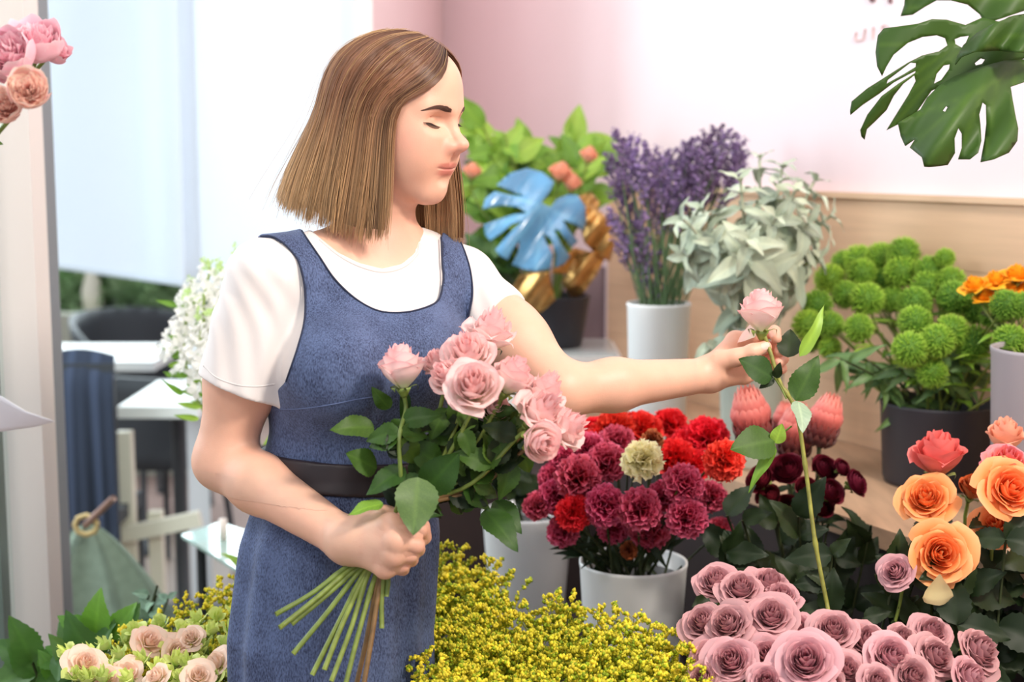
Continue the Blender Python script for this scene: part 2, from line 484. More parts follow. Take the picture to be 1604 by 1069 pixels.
person = thing('person', 'young woman with a brown bob in denim pinafore and white tee holding pink roses', 'person',
               (HIP[0], HIP[1], 0))
body_mb = MB()
def in_box(V, b): return ((V > b[0]) & (V < b[1])).all(1)
def skin_col(V):
    C = np.ones((len(V), 3)); q = hwarp(hl(V))
    hd = np.linalg.norm(q, axis=1) < .16
    y = np.abs(q[:, 1])
    # lips, plus the shade in the crease between them painted as a darker line
    up = np.exp(-(((q[:, 2] + .0585) / (.0050 - y * .07)) ** 4) - (y / .0275) ** 6); lo = np.exp(-(((q[:, 2] + .0685) / (.0062 - y * .10)) ** 4) - (y / .0240) ** 6)
    gap = np.exp(-((q[:, 2] + .0633 - np.maximum(y - .012, 0) * .12) / .0011) ** 2 - (y / .0275) ** 8) * (q[:, 0] > .05) * hd
    lp = np.clip((up + lo) * (q[:, 0] > .05) * hd, 0, 1)[:, None]
    C = C * (1 - lp) + np.array([.76, .46, .50]) * lp
    C *= 1 - gap[:, None] * np.array([.34, .46, .42])
    ck = np.exp(-((q[:, 0] - .05) / .03) ** 2 - ((q[:, 2] + .03) / .025) ** 2) * hd
    C *= 1 - ck[:, None] * np.array([0, .10, .08])
    ck = np.exp(-((q[:, 0] - .100) / .018) ** 2 - ((q[:, 2] + .032) / .014) ** 2) * hd
    C *= 1 - ck[:, None] * np.array([0, .12, .10])
    for F in RHp + LHp:
        for j, p in enumerate(F[:3]):
            k = np.exp(-(np.linalg.norm(V - p, axis=1) / .014) ** 2)[:, None]; C *= 1 - k * np.array([0, .10, .10])
    for F in LHp + RHp + [LTp, RTp]:
        k = np.exp(-(np.linalg.norm(V - F[-1], axis=1) / .011) ** 2)[:, None]; C *= 1 - k * np.array([0, .12, .10])
    return C
BH = (hw((0, 0, 0)) - .17, hw((0, 0, 0)) + .17)
cR = (P(610, 850, 1.80)); cL = P(1165, 560, 2.10)
BR = (cR - np.array([.085, .08, .08]), cR + np.array([.075, .08, .08])); BL = (cL - np.array([.08, .08, .08]), cL + np.array([.08, .08, .075]))
def add_region(box, h, holes=(), lo_clip=None):
    V, Q = polygonise(body, box[0], box[1], h)
    if holes:
        c = V[Q].mean(1); k = np.ones(len(Q), bool)
        for b in holes: k &= ~in_box(c, (b[0] + h * 1.2, b[1] - h * 1.2))
        Q = Q[k]
    use = np.unique(Q); m = -np.ones(len(V), int); m[use] = np.arange(len(use)); V = V[use]; Q = m[Q]
    body_mb.add(V, Q, None, skin_col(V))
BHs = (np.array([HO[0] - .125, HO[1] - .12, HO[2] - .135]), np.array([HO[0] + .125, HO[1] + .12, HO[2] + .12]))
add_region(BHs, .0011)
add_region(BR, .0014); add_region(BL, .0014)
LOW = WAIST[2] - .02
add_region((np.array([-.52, 1.62, LOW]), np.array([.44, 2.36, HO[2] - .05])), .0034, (BHs, BR, BL))
hx = HIP[0]; hy = HIP[1]
add_region((np.array([hx - .26, hy - .24, 0]), np.array([hx + .26, hy + .24, LOW + .01])), .009)
body_mb.build('body', SKIN, person)

# ------------------------------------------------ clothes
def seg_plane(X, a, b, t):       # signed distance beyond the point a+(b-a)t along a->b
    return (X - (a + (b - a) * t)) @ unit(b - a)
HEMR = P(372, 602, 1.93)
def sleeve_r(X):
    d = s_cone(X, SHR + [0, 0, -.004], P(376, 620, 1.935), .0535, .0625)
    w = .0014 * np.sin(X[:, 2] * 90 + X[:, 0] * 190 + 3 * np.sin(X[:, 2] * 23)) + .0020 * np.sin(X[:, 2] * 38 - X[:, 0] * 75 + 1 + 2 * np.sin(X[:, 0] * 31))
    d = d + w
    ax = unit(P(378, 620, 1.935) - SHR + np.array([-.012, 0, 0])); pl = (X - P(368, 606, 1.94)) @ unit(ax + np.array([-.10, 0, 0]))
    return smax(d, pl, .003)
def sleeve_l(X):
    e = SHL + (ELL - SHL) * .62
    d = s_cone(X, SHL + [0, 0, -.004], e, .0515, .0530) + .0014 * np.sin(X[:, 0] * 160 + X[:, 2] * 70)
    return smax(d, (X - P(790, 508, 2.05)) @ unit(ELL - SHL + np.array([.04, 0, .06])), .003)
NECKLINE = [(470, 300), (478, 352), (500, 372), (530, 396), (562, 412), (598, 421), (628, 414), (648, 398), (656, 376), (660, 352), (700, 300)]
def tee(X):
    d = upper(X) - .0035
    z = X[:, 2] - WAIST[2]
    d = smin(d, sleeve_r(X), .015); d = smin(d, sleeve_l(X), .015)
    px, py, dd = to_px(X)
    nl = poly_sdf(px, py, NECKLINE) * .0009
    front = ((X - NECK) @ TF) > -.045
    cut = np.where(front, -nl, .03)
    hole = s_cone(X, NECK - [0, 0, .04], NECK + [0, 0, .15], .056, .075)
    d = smax(d, -hole, .004)
    d = smax(d, np.where(front, -nl, -.02), .002)
    return smax(d, WAIST[2] - .03 - X[:, 2], .002)
COTTON = mat('cotton', 'E8E0DC', .85, bump=.35, bscale=1400, sheen=.2)
V, Q = polygonise(tee, (-.48, 1.72, WAIST[2] - .04), (.13, 2.32, NECK[2] + .06), .0030, 2.2)
tee_o = MB().add(V, Q).build('t_shirt', COTTON, person)
# cuff and neckline bindings
def skin_line(f, pts, n, r, name, m, parent, off=.0):
    pp = spline([(a, b, 0) for a, b in pts], n)[:, :2]; out = []
    for a, b in pp:
        h = hit(f, a, b)
        if h is not None: out.append(h + (C0 - h) / np.linalg.norm(C0 - h) * off)
    if len(out) > 3: return MB().tube(out, r, 6).build(name, m, parent)
HEM = mat('cotton_hem', 'DED6D2', .9)
skin_line(tee, [(501, 376), (530, 400), (562, 417), (598, 426), (630, 419), (652, 400), (658, 382)], 40, .0022, 'collar', HEM, tee_o, -.0008)
skin_line(tee, [(319, 574), (340, 592), (370, 603), (400, 606), (430, 602)], 30, .0011, 'cuff_seam', HEM, tee_o, -.0004)

DENIM = bpy.data.materials.new('denim'); DENIM.use_nodes = True
def mk_denim(m, base, light, lo=.35, hi=.72):
    nt = m.node_tree; N = nt.nodes; L = nt.links; b = N['Principled BSDF']; b.inputs['Roughness'].default_value = .85
    b.inputs['Sheen Weight'].default_value = .05
    tc = N.new('ShaderNodeTexCoord')
    n1 = N.new('ShaderNodeTexNoise'); n1.inputs['Scale'].default_value = 640; n1.inputs['Detail'].default_value = 2
    mp = N.new('ShaderNodeMapping'); mp.inputs['Scale'].default_value = (1, 1, .35); L.new(tc.outputs['Object'], mp.inputs[0]); L.new(mp.outputs[0], n1.inputs['Vector'])
    n2 = N.new('ShaderNodeTexNoise'); n2.inputs['Scale'].default_value = 22; n2.inputs['Detail'].default_value = 5; L.new(tc.outputs['Object'], n2.inputs['Vector'])
    ad = N.new('ShaderNodeMath'); ad.operation = 'ADD'; L.new(n1.outputs[0], ad.inputs[0])
    ml = N.new('ShaderNodeMath'); ml.operation = 'MULTIPLY'; ml.inputs[1].default_value = .45; L.new(n2.outputs[0], ml.inputs[0]); L.new(ml.outputs[0], ad.inputs[1])
    r = N.new('ShaderNodeMapRange'); r.inputs['From Min'].default_value = lo + .12; r.inputs['From Max'].default_value = hi + .15; L.new(ad.outputs[0], r.inputs[0])
    mx = N.new('ShaderNodeMix'); mx.data_type = 'RGBA'; mx.inputs[6].default_value = (*lin(base), 1); mx.inputs[7].default_value = (*lin(light), 1)
    L.new(r.outputs[0], mx.inputs[0]); L.new(mx.outputs[2], b.inputs['Base Color'])
    bp = N.new('ShaderNodeBump'); bp.inputs['Strength'].default_value = .5; bp.inputs['Distance'].default_value = .0008
    L.new(n1.outputs[0], bp.inputs['Height']); L.new(bp.outputs[0], b.inputs['Normal'])
mk_denim(DENIM, '1C2442', '5A6A90')
PINA = [(403, 372), (424, 352), (450, 342), (464, 346), (480, 372), (500, 402), (524, 438), (556, 468), (590, 486), (622, 490), (656, 485), (686, 472), (695, 440),
        (693, 400), (692, 368), (700, 350), (716, 362), (728, 392), (738, 425), (741, 462), (734, 500), (728, 560), (724, 700), (800, 740), (800, 1400), (200, 1400), (200, 740),
        (390, 725), (398, 665), (424, 622), (446, 600), (466, 545), (477, 500), (477, 450), (466, 408), (446, 384), (425, 372)]
def pina(X):
    d = np.minimum(1e9, upper_fold(X))
    px, py, dd = to_px(X)
    c = poly_sdf(px, py, PINA) * .0009
    f = (X - NECK) @ TF
    c = np.where(f > -.05, c, np.maximum(X[:, 2] - NECK[2] + .05, -.01))
    return smax(d, c, .0015)
HEMZ = WAIST[2] - .50
def upper_fold(X):
    z = X[:, 2] - WAIST[2]
    up = np.minimum(upper(X) - .0095, np.minimum(sleeve_r(X), sleeve_l(X)) - .0040 + .05 * sstep(WAIST[2] + .20 - X[:, 2], 0, .03))
    w = np.sin(X[:, 2] * 62 + X[:, 0] * 30 + 2 * np.sin(X[:, 0] * 25)) * .0022 * sstep(-z, -.13, -.03)
    w2 = torso(X, .045) - .012
    t = sstep(-z, -.005, .02)
    return up * (1 - t) + w2 * t + w * (1 - t)
V, Q = polygonise(pina, (WAIST[0] - .30, WAIST[1] - .26, HEMZ), (WAIST[0] + .27, 2.34, NECK[2] + .055), .0030, 2.4)
pina_o = MB().add(V, Q).build('pinafore', DENIM, person)
PIPE = mat('denim_edge', '232B44', .8)
for pts in ([(466, 351), (481, 374), (501, 403), (525, 438), (557, 468), (590, 486), (622, 490), (656, 485), (686, 471), (694, 440), (692, 402), (691, 372)],
            [(408, 370), (427, 371), (447, 384), (467, 409), (477, 450), (477, 500), (466, 545), (448, 598)],
            [(718, 372), (728, 394), (737, 425), (740, 462), (733, 500)]):
    n = 70
    q = spline([(a, b, 0) for a, b in pts], n)[:, :2]; out = []
    for a, b in q:
        h = hit(upper_fold, a, b)
        if h is not None: out.append(h - unit(h - C0) * .0004)
    if len(out) > 4: MB().tube(out, .0013, 6).build('edge_piping', PIPE, pina_o)
skin_line(upper_fold, [(430, 642), (470, 641), (520, 634), (560, 626), (602, 620)], 40, .0009, 'dart_seam', mat('denim_seam', '5D6C92', .8), pina_o)
skin_line(upper_fold, [(507, 760), (503, 775), (499, 792), (496, 802)], 20, .0010, 'pleat_seam', PIPE, pina_o)
def belt(X):
    d = torso(X) - .0165
    ax = np.array([0, 0, 1.0]) + TL * .10
    h = (X - WAIST) @ unit(ax)
    e = np.abs(h + .004) - .0215
    return smax(d, e, .003)
V, Q = polygonise(belt, (WAIST[0] - .18, WAIST[1] - .18, WAIST[2] - .06), (WAIST[0] + .18, WAIST[1] + .18, WAIST[2] + .06), .0028, 2.4)
MB().add(V, Q).build('belt', mat('belt_leather', '2B2226', .5), person)
for H in HIPJ:
    A = H * [1, 1, 0] + [0, 0, .035]
    def shoe(X): return smax(s_ell(X - TF * .06, A + np.array([0, 0, -.005]), (.14, .055, .05), np.stack([TF, TL, [0, 0, 1]], 1)), .0 - X[:, 2], .004)
    V, Q = polygonise(shoe, A - .2 * np.ones(3), A + .22 * np.ones(3), .008)
    MB().add(V, Q).build('shoe', mat('shoe_leather', '3A2C28', .5), person)
# thumb nail
nb = MB()
q0, q1 = LTp[2], LTp[3]; ax = unit(q1 - q0); nn = unit((C0 - q1) + np.array([0, 0, .35])); nn = unit(nn - ax * (nn @ ax)); sd = np.cross(ax, nn)
G = np.zeros((9, 9, 3))
for i, u in enumerate(np.linspace(-1, 1, 9)):
    for j, v in enumerate(np.linspace(-1, 1, 9)):
        w = .0052 * (1 - .25 * max(0, v) ** 4 - .2 * max(0, -v) ** 4); an = u * .75
        G[i, j] = q1 - ax * .002 + ax * v * .0062 + sd * math.sin(an) * w * 1.5 + nn * (.0094 * math.cos(an * .8) + .0006)
nb.grid(G).build('thumbnail', mat('nail', 'F0C3B4', .25), person)

# ------------------------------------------------ face details
def on_face(y, z, off=0.0):
    """point of the face at lateral y (her right +) and height z"""
    xs = np.linspace(.13, .0, 400); Q = np.stack([xs, np.full(400, y), np.full(400, z)], 1)
    v = head(HO + Q @ HM.T); k = np.argmax(v < 0)
    x = xs[k - 1] + (xs[k] - xs[k - 1]) * v[k - 1] / (v[k - 1] - v[k])
    return hw((x + off, y, z))
BROW = mat('brow_hair', '5A3C30', .7)
LASH = mat('lash', '33221F', .7)
for s in (1, -1):
    bm_ = MB(); r2 = random.Random(3)
    bl = spline([(.0150, .0165, 0), (.024, .0185, 0), (.034, .0205, 0), (.044, .0195, 0), (.051, .0165, 0)], 60)
    for k in range(420):
        t = r2.random(); q = bl[int(t * 59)]; w = .0038 * (1 - .8 * t ** 1.6) * (.55 + .45 * min(1, t * 5)) * (r2.random() * 2 - 1)
        p = on_face(s * q[0], q[1] + w, .0002); L = .0065 + .002 * r2.random()
        dirn = HM @ np.array([.10, s * .9, .45 - .7 * t - w * 60]); e = on_face(s * (q[0] + L * .85), q[1] + w + L * (.32 - .75 * t), .0006)
        bm_.tube([p, (p + e) / 2 + HF * .0006, e], [.00032, .0003, .0001], 3, cap=False)
    bm_.build('eyebrow', BROW, person)
    lm = MB(); pts = []
    for t in np.linspace(0, 1, 26):
        y = .0195 + .0330 * t; z = -.0070 + .0050 * t + .0018 * math.sin(PI * t)
        pts.append(on_face(s * y, z, .0002))
    lm.tube(pts, [.0003 + .0004 * math.sin(PI * t) for t in np.linspace(0, 1, 26)], 5)
    for t in np.linspace(.12, 1, 36):
        k = t * 25; p = pts[min(25, int(k))]
        L = .0065 * (.6 + .4 * t)
        e = p + HM @ np.array([L * .75, s * L * (.1 + .5 * t), -L * .55])
        lm.tube([p, (p + e) / 2 - HU * .0006, e], [.00028, .00022, .00008], 3, cap=False)
    lm.build('eyelashes', LASH, person)
    # slit of the downcast eye under the lid
    em = MB(); G = np.zeros((12, 4, 3))
    for i, t in enumerate(np.linspace(0, 1, 12)):
        y = .0205 + .0290 * t; h = .0064 * math.sin(PI * t) ** .7
        for j in range(4):
            G[i, j] = on_face(s * y, -.0070 + .0050 * t + .0018 * math.sin(PI * t) - h * j / 3, .00025)
    em.grid(G).build('eye', mat('iris', '6A5244', .25), person)

# ------------------------------------------------ hair
HC = np.array([-.012, 0, .030])
def hair_path(phi, tr, n, lay=0.0, endz=None, rng=None, wig=0.0):
    """phi: angle round the head (0 front, + her right); tr 0..1 where on the parting the root lies; lay = depth under the surface"""
    rad = np.array([.112, .086, .090]) * (1 - lay)
    s = 1 if phi >= 0 else -1
    rf = (.078 if s > 0 else .062) - .125 * tr
    r0 = np.array([rf / .112, .02 * s, 0]); r0[2] = math.sqrt(max(.0, 1 - r0[0] ** 2 - r0[1] ** 2))
    e0 = np.array([math.cos(phi), math.sin(phi), -.12]); e0 /= np.linalg.norm(e0)
    pts = []; m = int(n * .5); om = math.acos(max(-1, min(1, r0 @ e0)))
    for i in range(m):
        t = i / (m - 1)
        q = (math.sin((1 - t) * om) * r0 + math.sin(t * om) * e0) / math.sin(om)
        k = 1 + .05 * math.sin(PI * t) * (1 - abs(math.cos(phi)))
        q = q * rad * k; g = math.sin(PI * t ** .8) * max(0, 1 - tr * 3.2) * (s > 0)
        pts.append(HC + q + np.array([.012, 0, -.016]) * g)
    last = pts[-1].copy(); back = max(0, -math.cos(phi))
    ez = (-.160 + .030 * back - (.012 if s < 0 else 0)) if endz is None else endz - (.014 if s < 0 else 0)
    fl = 1.0 + .55 * back + (.22 if s > 0 else .10) * (1 - back)
    for i in range(1, n - m + 1):
        t = i / (n - m); z = last[2] + (ez - last[2]) * t
        g = 1 + (fl - 1) * t ** 1.15 - .16 * max(0, t - .8) * 2 * (1 - lay)
        q = np.array([HC[0] + (last[0] - HC[0]) * g + (.034 * t * (1 - back) ** 2 if s < 0 else 0), last[1] * g, z]); pts.append(q)
    p = np.array(pts)
    for _ in range(3): p[1:-1] = (p[:-2] + 2 * p[1:-1] + p[2:]) / 4
    return p
HAIRM = bpy.data.materials.new('hair'); HAIRM.use_nodes = True
nt = HAIRM.node_tree; b = nt.nodes['Principled BSDF']; at = nt.nodes.new('ShaderNodeAttribute'); at.attribute_name = 'col'
nt.links.new(at.outputs['Color'], b.inputs['Base Color']); b.inputs['Roughness'].default_value = .34; b.inputs['Specular IOR Level'].default_value = .6
b.inputs['Anisotropic'].default_value = .5
hb = MB(); hr = random.Random(11)
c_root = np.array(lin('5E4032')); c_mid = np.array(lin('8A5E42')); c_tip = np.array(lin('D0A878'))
def phimap(t, s): return s * (math.radians(66 if s > 0 else 60) + t * math.radians(116 if s > 0 else 122))
for s in (1, -1):            # under-layer sheet
    for lay in (.05, .12):
        G = []
        for t in np.linspace(0, 1, 40):
            G.append(hair_path(phimap(t, s), t, 26, lay, -.150 + .03 * max(0, -math.cos(phimap(t, s)))))
        G = np.array(G); G = HO + G @ HM.T
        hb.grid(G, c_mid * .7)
NS = 4200
for i in range(NS + 900):
    s = (1 if hr.random() < .66 else -1) if i < NS else -1
    t = hr.random() ** .95 * (1 if i < NS else .45); phi = phimap(t, s) + hr.gauss(0, .02)
    clump = math.floor(t * 46) ; crng = random.Random(clump * 7 + (s > 0))
    lay = hr.random() ** 1.6 * .09 if i < NS else .12 + .10 * hr.random()
    endz = -.161 + .030 * max(0, -math.cos(phi)) + hr.gauss(0, .005) + crng.gauss(0, .003)
    n = 18
    p = hair_path(phi, min(1, max(0, t + hr.gauss(0, .025))), n, lay, endz)
    tt = np.linspace(0, 1, n)
    tang = np.array([-math.sin(phi), math.cos(phi) , 0])
    amp = .0022 * tt ** 1.5; ph = crng.random() * 6.3
    wob = amp * np.sin(tt * 7 + ph) + (crng.random() - .5) * .010 * tt ** 2 + hr.gauss(0, .0018) * tt
    p = p + wob[:, None] * tang
    rad = np.array([math.cos(phi), math.sin(phi), 0]); p = p + ((crng.random() - .5) * .008 * tt ** 1.5)[:, None] * rad
    if hr.random() < .03: p = p + (tt[:, None] ** 2) * np.array([hr.gauss(0, .012), hr.gauss(0, .012), hr.gauss(0, .01)])
    w = HO + p @ HM.T
    v = .55 + .55 * crng.random() + .55 * hr.random() ** 2
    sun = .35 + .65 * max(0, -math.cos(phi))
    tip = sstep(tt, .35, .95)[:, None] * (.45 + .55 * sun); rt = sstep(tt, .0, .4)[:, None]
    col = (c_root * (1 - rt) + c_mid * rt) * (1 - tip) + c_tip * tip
    rr = .00055 * (1 - .75 * tt ** 4) * (.7 + .6 * hr.random())
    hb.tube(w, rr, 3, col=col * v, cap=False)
# loose flyaway hairs
for i in range(60):
    s = 1 if hr.random() < .6 else -1; t = hr.random(); phi = phimap(t, s)
    p = hair_path(phi, t, 18, -.01 - hr.random() * .02, -.15); tt = np.linspace(0, 1, 18)
    p += (tt ** 2)[:, None] * np.array([hr.gauss(-.006, .012), hr.gauss(0, .012), hr.gauss(.004, .008)])
    hb.tube(HO + p @ HM.T, .00022, 3, col=c_tip, cap=False)
hair_o = hb.build('hair', HAIRM, person)
# ================================================================== plant parts
def leaf_mesh(name, W=.5, fold=.18, curl=.25, serr=0, seed=0, nu=16, nv=9, blunt=.0, wav=.03, vein=.25, under=None):
    """unit-length leaf along +X, upper face +Z"""
    r = random.Random(seed); t = np.linspace(0, 1, nu); s = np.linspace(-1, 1, nv)
    prof = np.sin(PI * t ** (.72 + .2 * blunt)) ** (.85 - .3 * blunt) * (1 - .25 * t) * 1.12
    prof[0] = .03; prof[-1] = 0
    G = np.zeros((nu, nv, 3)); C = np.ones((nu, nv, 3)); ph = r.random() * 6
    for i in range(nu):
        for j in range(nv):
            w = W / 2 * prof[i] * s[j]
            if serr and abs(s[j]) == 1: w *= 1 + serr * (1 if i % 2 else -1)
            x = t[i]; z = fold * abs(w) + wav * math.sin(x * 11 + ph + (s[j] > 0)) * abs(s[j])
            z -= curl * (x - .1) ** 2 * (1 if x > .1 else 0)
            G[i, j] = (x * (1 - .12 * curl), w, z)
            k = math.exp(-(s[j] / .09) ** 2) * .8 + .35 * (abs(math.sin((x - abs(s[j]) * .18) * 22)) ** 8) * (abs(s[j]) < .9)
            C[i, j] = 1 + vein * k * np.array([1.2, 1, .8])
    return MB().grid(G, C).mesh(name)
LEAVES = [leaf_mesh('leaf', .58, .25, .25, .05, i, 19, 9) for i in range(3)]
SLIM = [leaf_mesh('slim_leaf', .24, .3, .5, 0, i, 12, 5) for i in range(2)]
def put_leaf(parent, pos, d, nrm, L, m, mesh=None, name='leaf'):
    mesh = mesh or rnd.choice(LEAVES)
    d = unit(d); z = np.asarray(nrm, float); z = unit(z - d * (z @ d)); y = np.cross(z, d)
    R = Matrix(((d[0], y[0], z[0]), (d[1], y[1], z[1]), (d[2], y[2], z[2])))
    o = put(name, mesh, parent, pos, R, L)
    if not mesh.materials: mesh.materials.append(None)
    o.material_slots[0].link = 'OBJECT'; o.material_slots[0].material = m
    return o
LEAFM = mat('rose_leaf', '3C5A1E', .5, attr=True, trans=.15, rand=.35, noise=.15, nscale=60, spec=.3)
LEAFL = mat('fresh_leaf', '86B040', .45, attr=True, trans=.3, rand=.25)
LEAFD = mat('dark_leaf', '1F2E14', .5, attr=True, trans=.1, rand=.35, spec=.3)
STEMM = mat('stem_green', '75863A', .5, noise=.25, nscale=70, rand=.15)
STEMB = mat('stem_brown', '7A5C36', .55, noise=.25, nscale=70)
STEMD = mat('stem_dark', '3C4626', .6, noise=.2)

def blend(a, b, t): return a * (1 - t) + b * t
def petal(mb, a0, span, R, H, lean, curl, cr, c0, c1, c2, rise=0, nu=9, nv=8, wob=.02, ph=0, pinch=.0, sh=.05, edge=1.0, power=1.25, bud=False):
    u = np.linspace(-1, 1, nu)[:, None]; v = np.linspace(0, 1, nv)[None, :]
    w = span * np.sin(PI * (.12 + (.50 if bud else .66) * v)) ** .42
    ang = a0 + u * w
    rho = R * (.12 + .88 * np.sin(np.minimum(v * power, 1) * PI / 2)) * (1 + lean * (v - .45)) + sh * R * u
    top = sstep(v, .68, 1.0)
    rho = rho + curl * top ** 1.4 * R * (1.05 - .35 * u * u) + wob * R * (np.sin(3 * ang + ph) + .6 * np.sin(7 * u + ph * 2) * v * v) * v
    z = wob * H * 1.2 * np.sin(5 * u + ph) * v ** 3 + rise + H * (v - .10 * u * u * v ** 2 - .13 * u ** 4 * v ** 3) - cr * top ** 2 * H * (.9 + .1 * u * u) + pinch * (1 - np.abs(u)) ** 2 * v ** 4 * H
    G = np.stack([rho * np.cos(ang), rho * np.sin(ang), z + 0 * ang], -1)
    e = np.clip(np.maximum(sstep(v, .80, 1.0), .8 * sstep(np.abs(u), .75, 1) * v) * edge, 0, 1)[..., None]
    b = sstep(v, .0, .55)[..., None] + 0 * e
    C = blend(blend(np.array(c0), np.array(c1), b), np.array(c2), e)
    mb.grid(G, C)

def rose_mesh(name, seed, n=30, H=1.1, op=.6, c0=(.9, 1, .7), c1=(1, 1, 1), c2=(1, .85, .85), ci=None, r0=.10, tight=1.0, curl=.30, ruf=.02):
    """bloom facing +Z, outer radius about 1; op: 0 bud .. 1 wide open"""
    r = random.Random(seed); mb = MB(); c1 = np.array(c1); ci = c1 if ci is None else np.array(ci)
    for i in range(n):
        t = i / (n - 1); R = (r0 + (.80 - r0) * t ** (.95 * tight)) * (1 + .14 * (r.random() - .5) * t)
        Hh = H * (1.0 - (.30 + .32 * op) * t ** 1.5) * (1 + .05 * (r.random() - .5))
        lean = -.35 * (1 - t) + (.10 + .75 * op) * max(0, t - .35)
        cu = curl * (.12 + .88 * t) * (.35 + .65 * op) * (1 + .3 * (r.random() - .5)); cr = (.02 + .30 * t ** 2 * (.3 + op)) 
        bud = op < .25; span = (1.30 if bud else 1.50 - .52 * t) + .12 * (r.random() - .5)
        cc = blend(ci, c1, min(1, t * 1.25)) * (1 + .10 * (r.random() - .5))
        petal(mb, i * 2.39996 + r.random() * .25, span, R, Hh, lean, cu, cr, c0, cc, c2, 0, 9, 9, ruf, r.random() * 6, .02 if bud else .13, .06, .75, bud=bud)
    return mb.mesh(name)

def calyx_mesh(seed=0):
    mb = MB(); r = random.Random(seed)
    mb.lathe([(0.001, -.34), (.10, -.34), (.15, -.26), (.22, -.12), (.30, .0), (.20, .04)], 12)
    for k in range(5):
        a = k * 2 * PI / 5 + r.random() * .3; n = 7; G = np.zeros((n, 3, 3)); dr = .35 + .4 * r.random()
        for i, t in enumerate(np.linspace(0, 1, n)):
            rr = .20 + .55 * t * dr + .18 * math.sin(t * PI); z = -.02 + .20 * math.sin(t * PI * .7) - .45 * t * t * dr
            w = .13 * math.sin(PI * (.18 + .8 * t)) 
            for j, s in enumerate((-1, 0, 1)):
                G[i, j] = (rr * math.cos(a) - s * w * math.sin(a), rr * math.sin(a) + s * w * math.cos(a), z + abs(s) * .02)
        mb.grid(G)
    return mb.mesh('calyx')
CALYX = [calyx_mesh(i) for i in range(3)]

def frill_mesh(name, seed, n=64, c0=(1, .6, .6), c1=(1, 1, 1), c2=(1.6, 2.2, 2.2), amp=.10, L=1.0, dome=100, wid=.42):
    """carnation: a dome of fan-shaped petals with toothed, crinkled rims"""
    r = random.Random(seed); mb = MB()
    for i in range(n):
        t = (i + .5) / n; th = math.radians(dome) * t ** .62; a = i * 2.39996 + r.random() * .5
        d = np.array([math.sin(th) * math.cos(a), math.sin(th) * math.sin(a), math.cos(th)])
        x = unit(np.cross(d, [math.cos(a * 1.7 + r.random() * 3), math.sin(a * 1.7), .4])); y = np.cross(d, x)
        nu, nv = 11, 6; G = np.zeros((nu, nv, 3)); C = np.zeros((nu, nv, 3)); ph = r.random() * 6; bend = (r.random() - .3) * .5
        Ln = L * (.86 + .18 * r.random()) * (.95 if th < 1 else .9)
        for j, v in enumerate(np.linspace(.12, 1, nv)):
            for k, u in enumerate(np.linspace(-1, 1, nu)):
                tooth = .05 * (1 if k % 2 else -1) * v ** 4
                an = u * wid * 1.5; rad = Ln * (v + tooth) * (1 - .10 * u * u)
                p = d * rad * math.cos(an) + x * rad * math.sin(an) * (.35 + .65 * v) + y * (amp * 1.6 * math.sin(u * 6.5 + ph) * v ** 1.5 + bend * v * v * .35)
                p[2] *= .92
                G[k, j] = p
                e = sstep(v, .78, 1.0) * (.5 + .5 * r.random())
                C[k, j] = blend(blend(np.array(c0), np.array(c1), v), np.array(c2), e)
        mb.grid(G, C)
    return mb.mesh(name)

def pompon_mesh(seed, n=420):
    r = random.Random(seed); mb = MB()
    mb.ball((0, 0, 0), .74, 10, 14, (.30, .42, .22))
    ga = 2.39996
    for i in range(n):
        z = 1 - 1.86 * (i + .5) / n; rr = math.sqrt(1 - z * z); a = i * ga
        d = unit(np.array([rr * math.cos(a), rr * math.sin(a), z]) + np.array([r.gauss(0, .07) for _ in range(3)]))
        L = .95 + .12 * r.random(); s = unit(np.cross(d, [.3, .5, .8])); q = np.cross(d, s); w = .034
        m = d * .86; V = [d * .66 + s * w, d * .66 - s * w * .5 + q * w * .87, d * .66 - s * w * .5 - q * w * .87, m + s * w * .9, m - s * w * .45 + q * w * .8, m - s * w * .45 - q * w * .8,
                          d * L + np.array([r.gauss(0, .03) for _ in range(3)])]
        g = .8 + .4 * r.random()
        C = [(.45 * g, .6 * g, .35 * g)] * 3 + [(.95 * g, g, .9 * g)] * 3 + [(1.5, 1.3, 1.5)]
        mb.add(V, [[0, 1, 4, 3], [1, 2, 5, 4], [2, 0, 3, 5]], [[3, 4, 6], [4, 5, 6], [5, 3, 6]], C)
    return mb.mesh('bloom')

def ruf_ball(seed, n=46, c0=(1, .9, .9), c1=(1, 1, 1), c2=(1.1, 1.1, 1.1)):
    """peony: cupped guard petals round a ruffled heart"""
    r = random.Random(seed); mb = MB()
    for i in range(9):
        petal(mb, i * 2.39996, .75, .86 + .10 * r.random(), 1.15 + .2 * r.random(), -.05, .04, .0, c0, c1, c2, -.55, 9, 9, .03, r.random() * 6, .1, .05, 1, 1.6)
    for i in range(n):
        t = i / (n - 1); th = 1.25 * t ** .6; a = i * 2.39996
        petal(mb, a, .5 + .4 * r.random(), .12 + .62 * t, 1.15 - .45 * t + .12 * r.random(), .1, .10 + .12 * r.random(), .05, c0, np.array(c1) * (.88 + .2 * r.random()), c2, -.30, 7, 6, .10, r.random() * 6, .1, .12, 1)
    return mb.mesh('bloom')

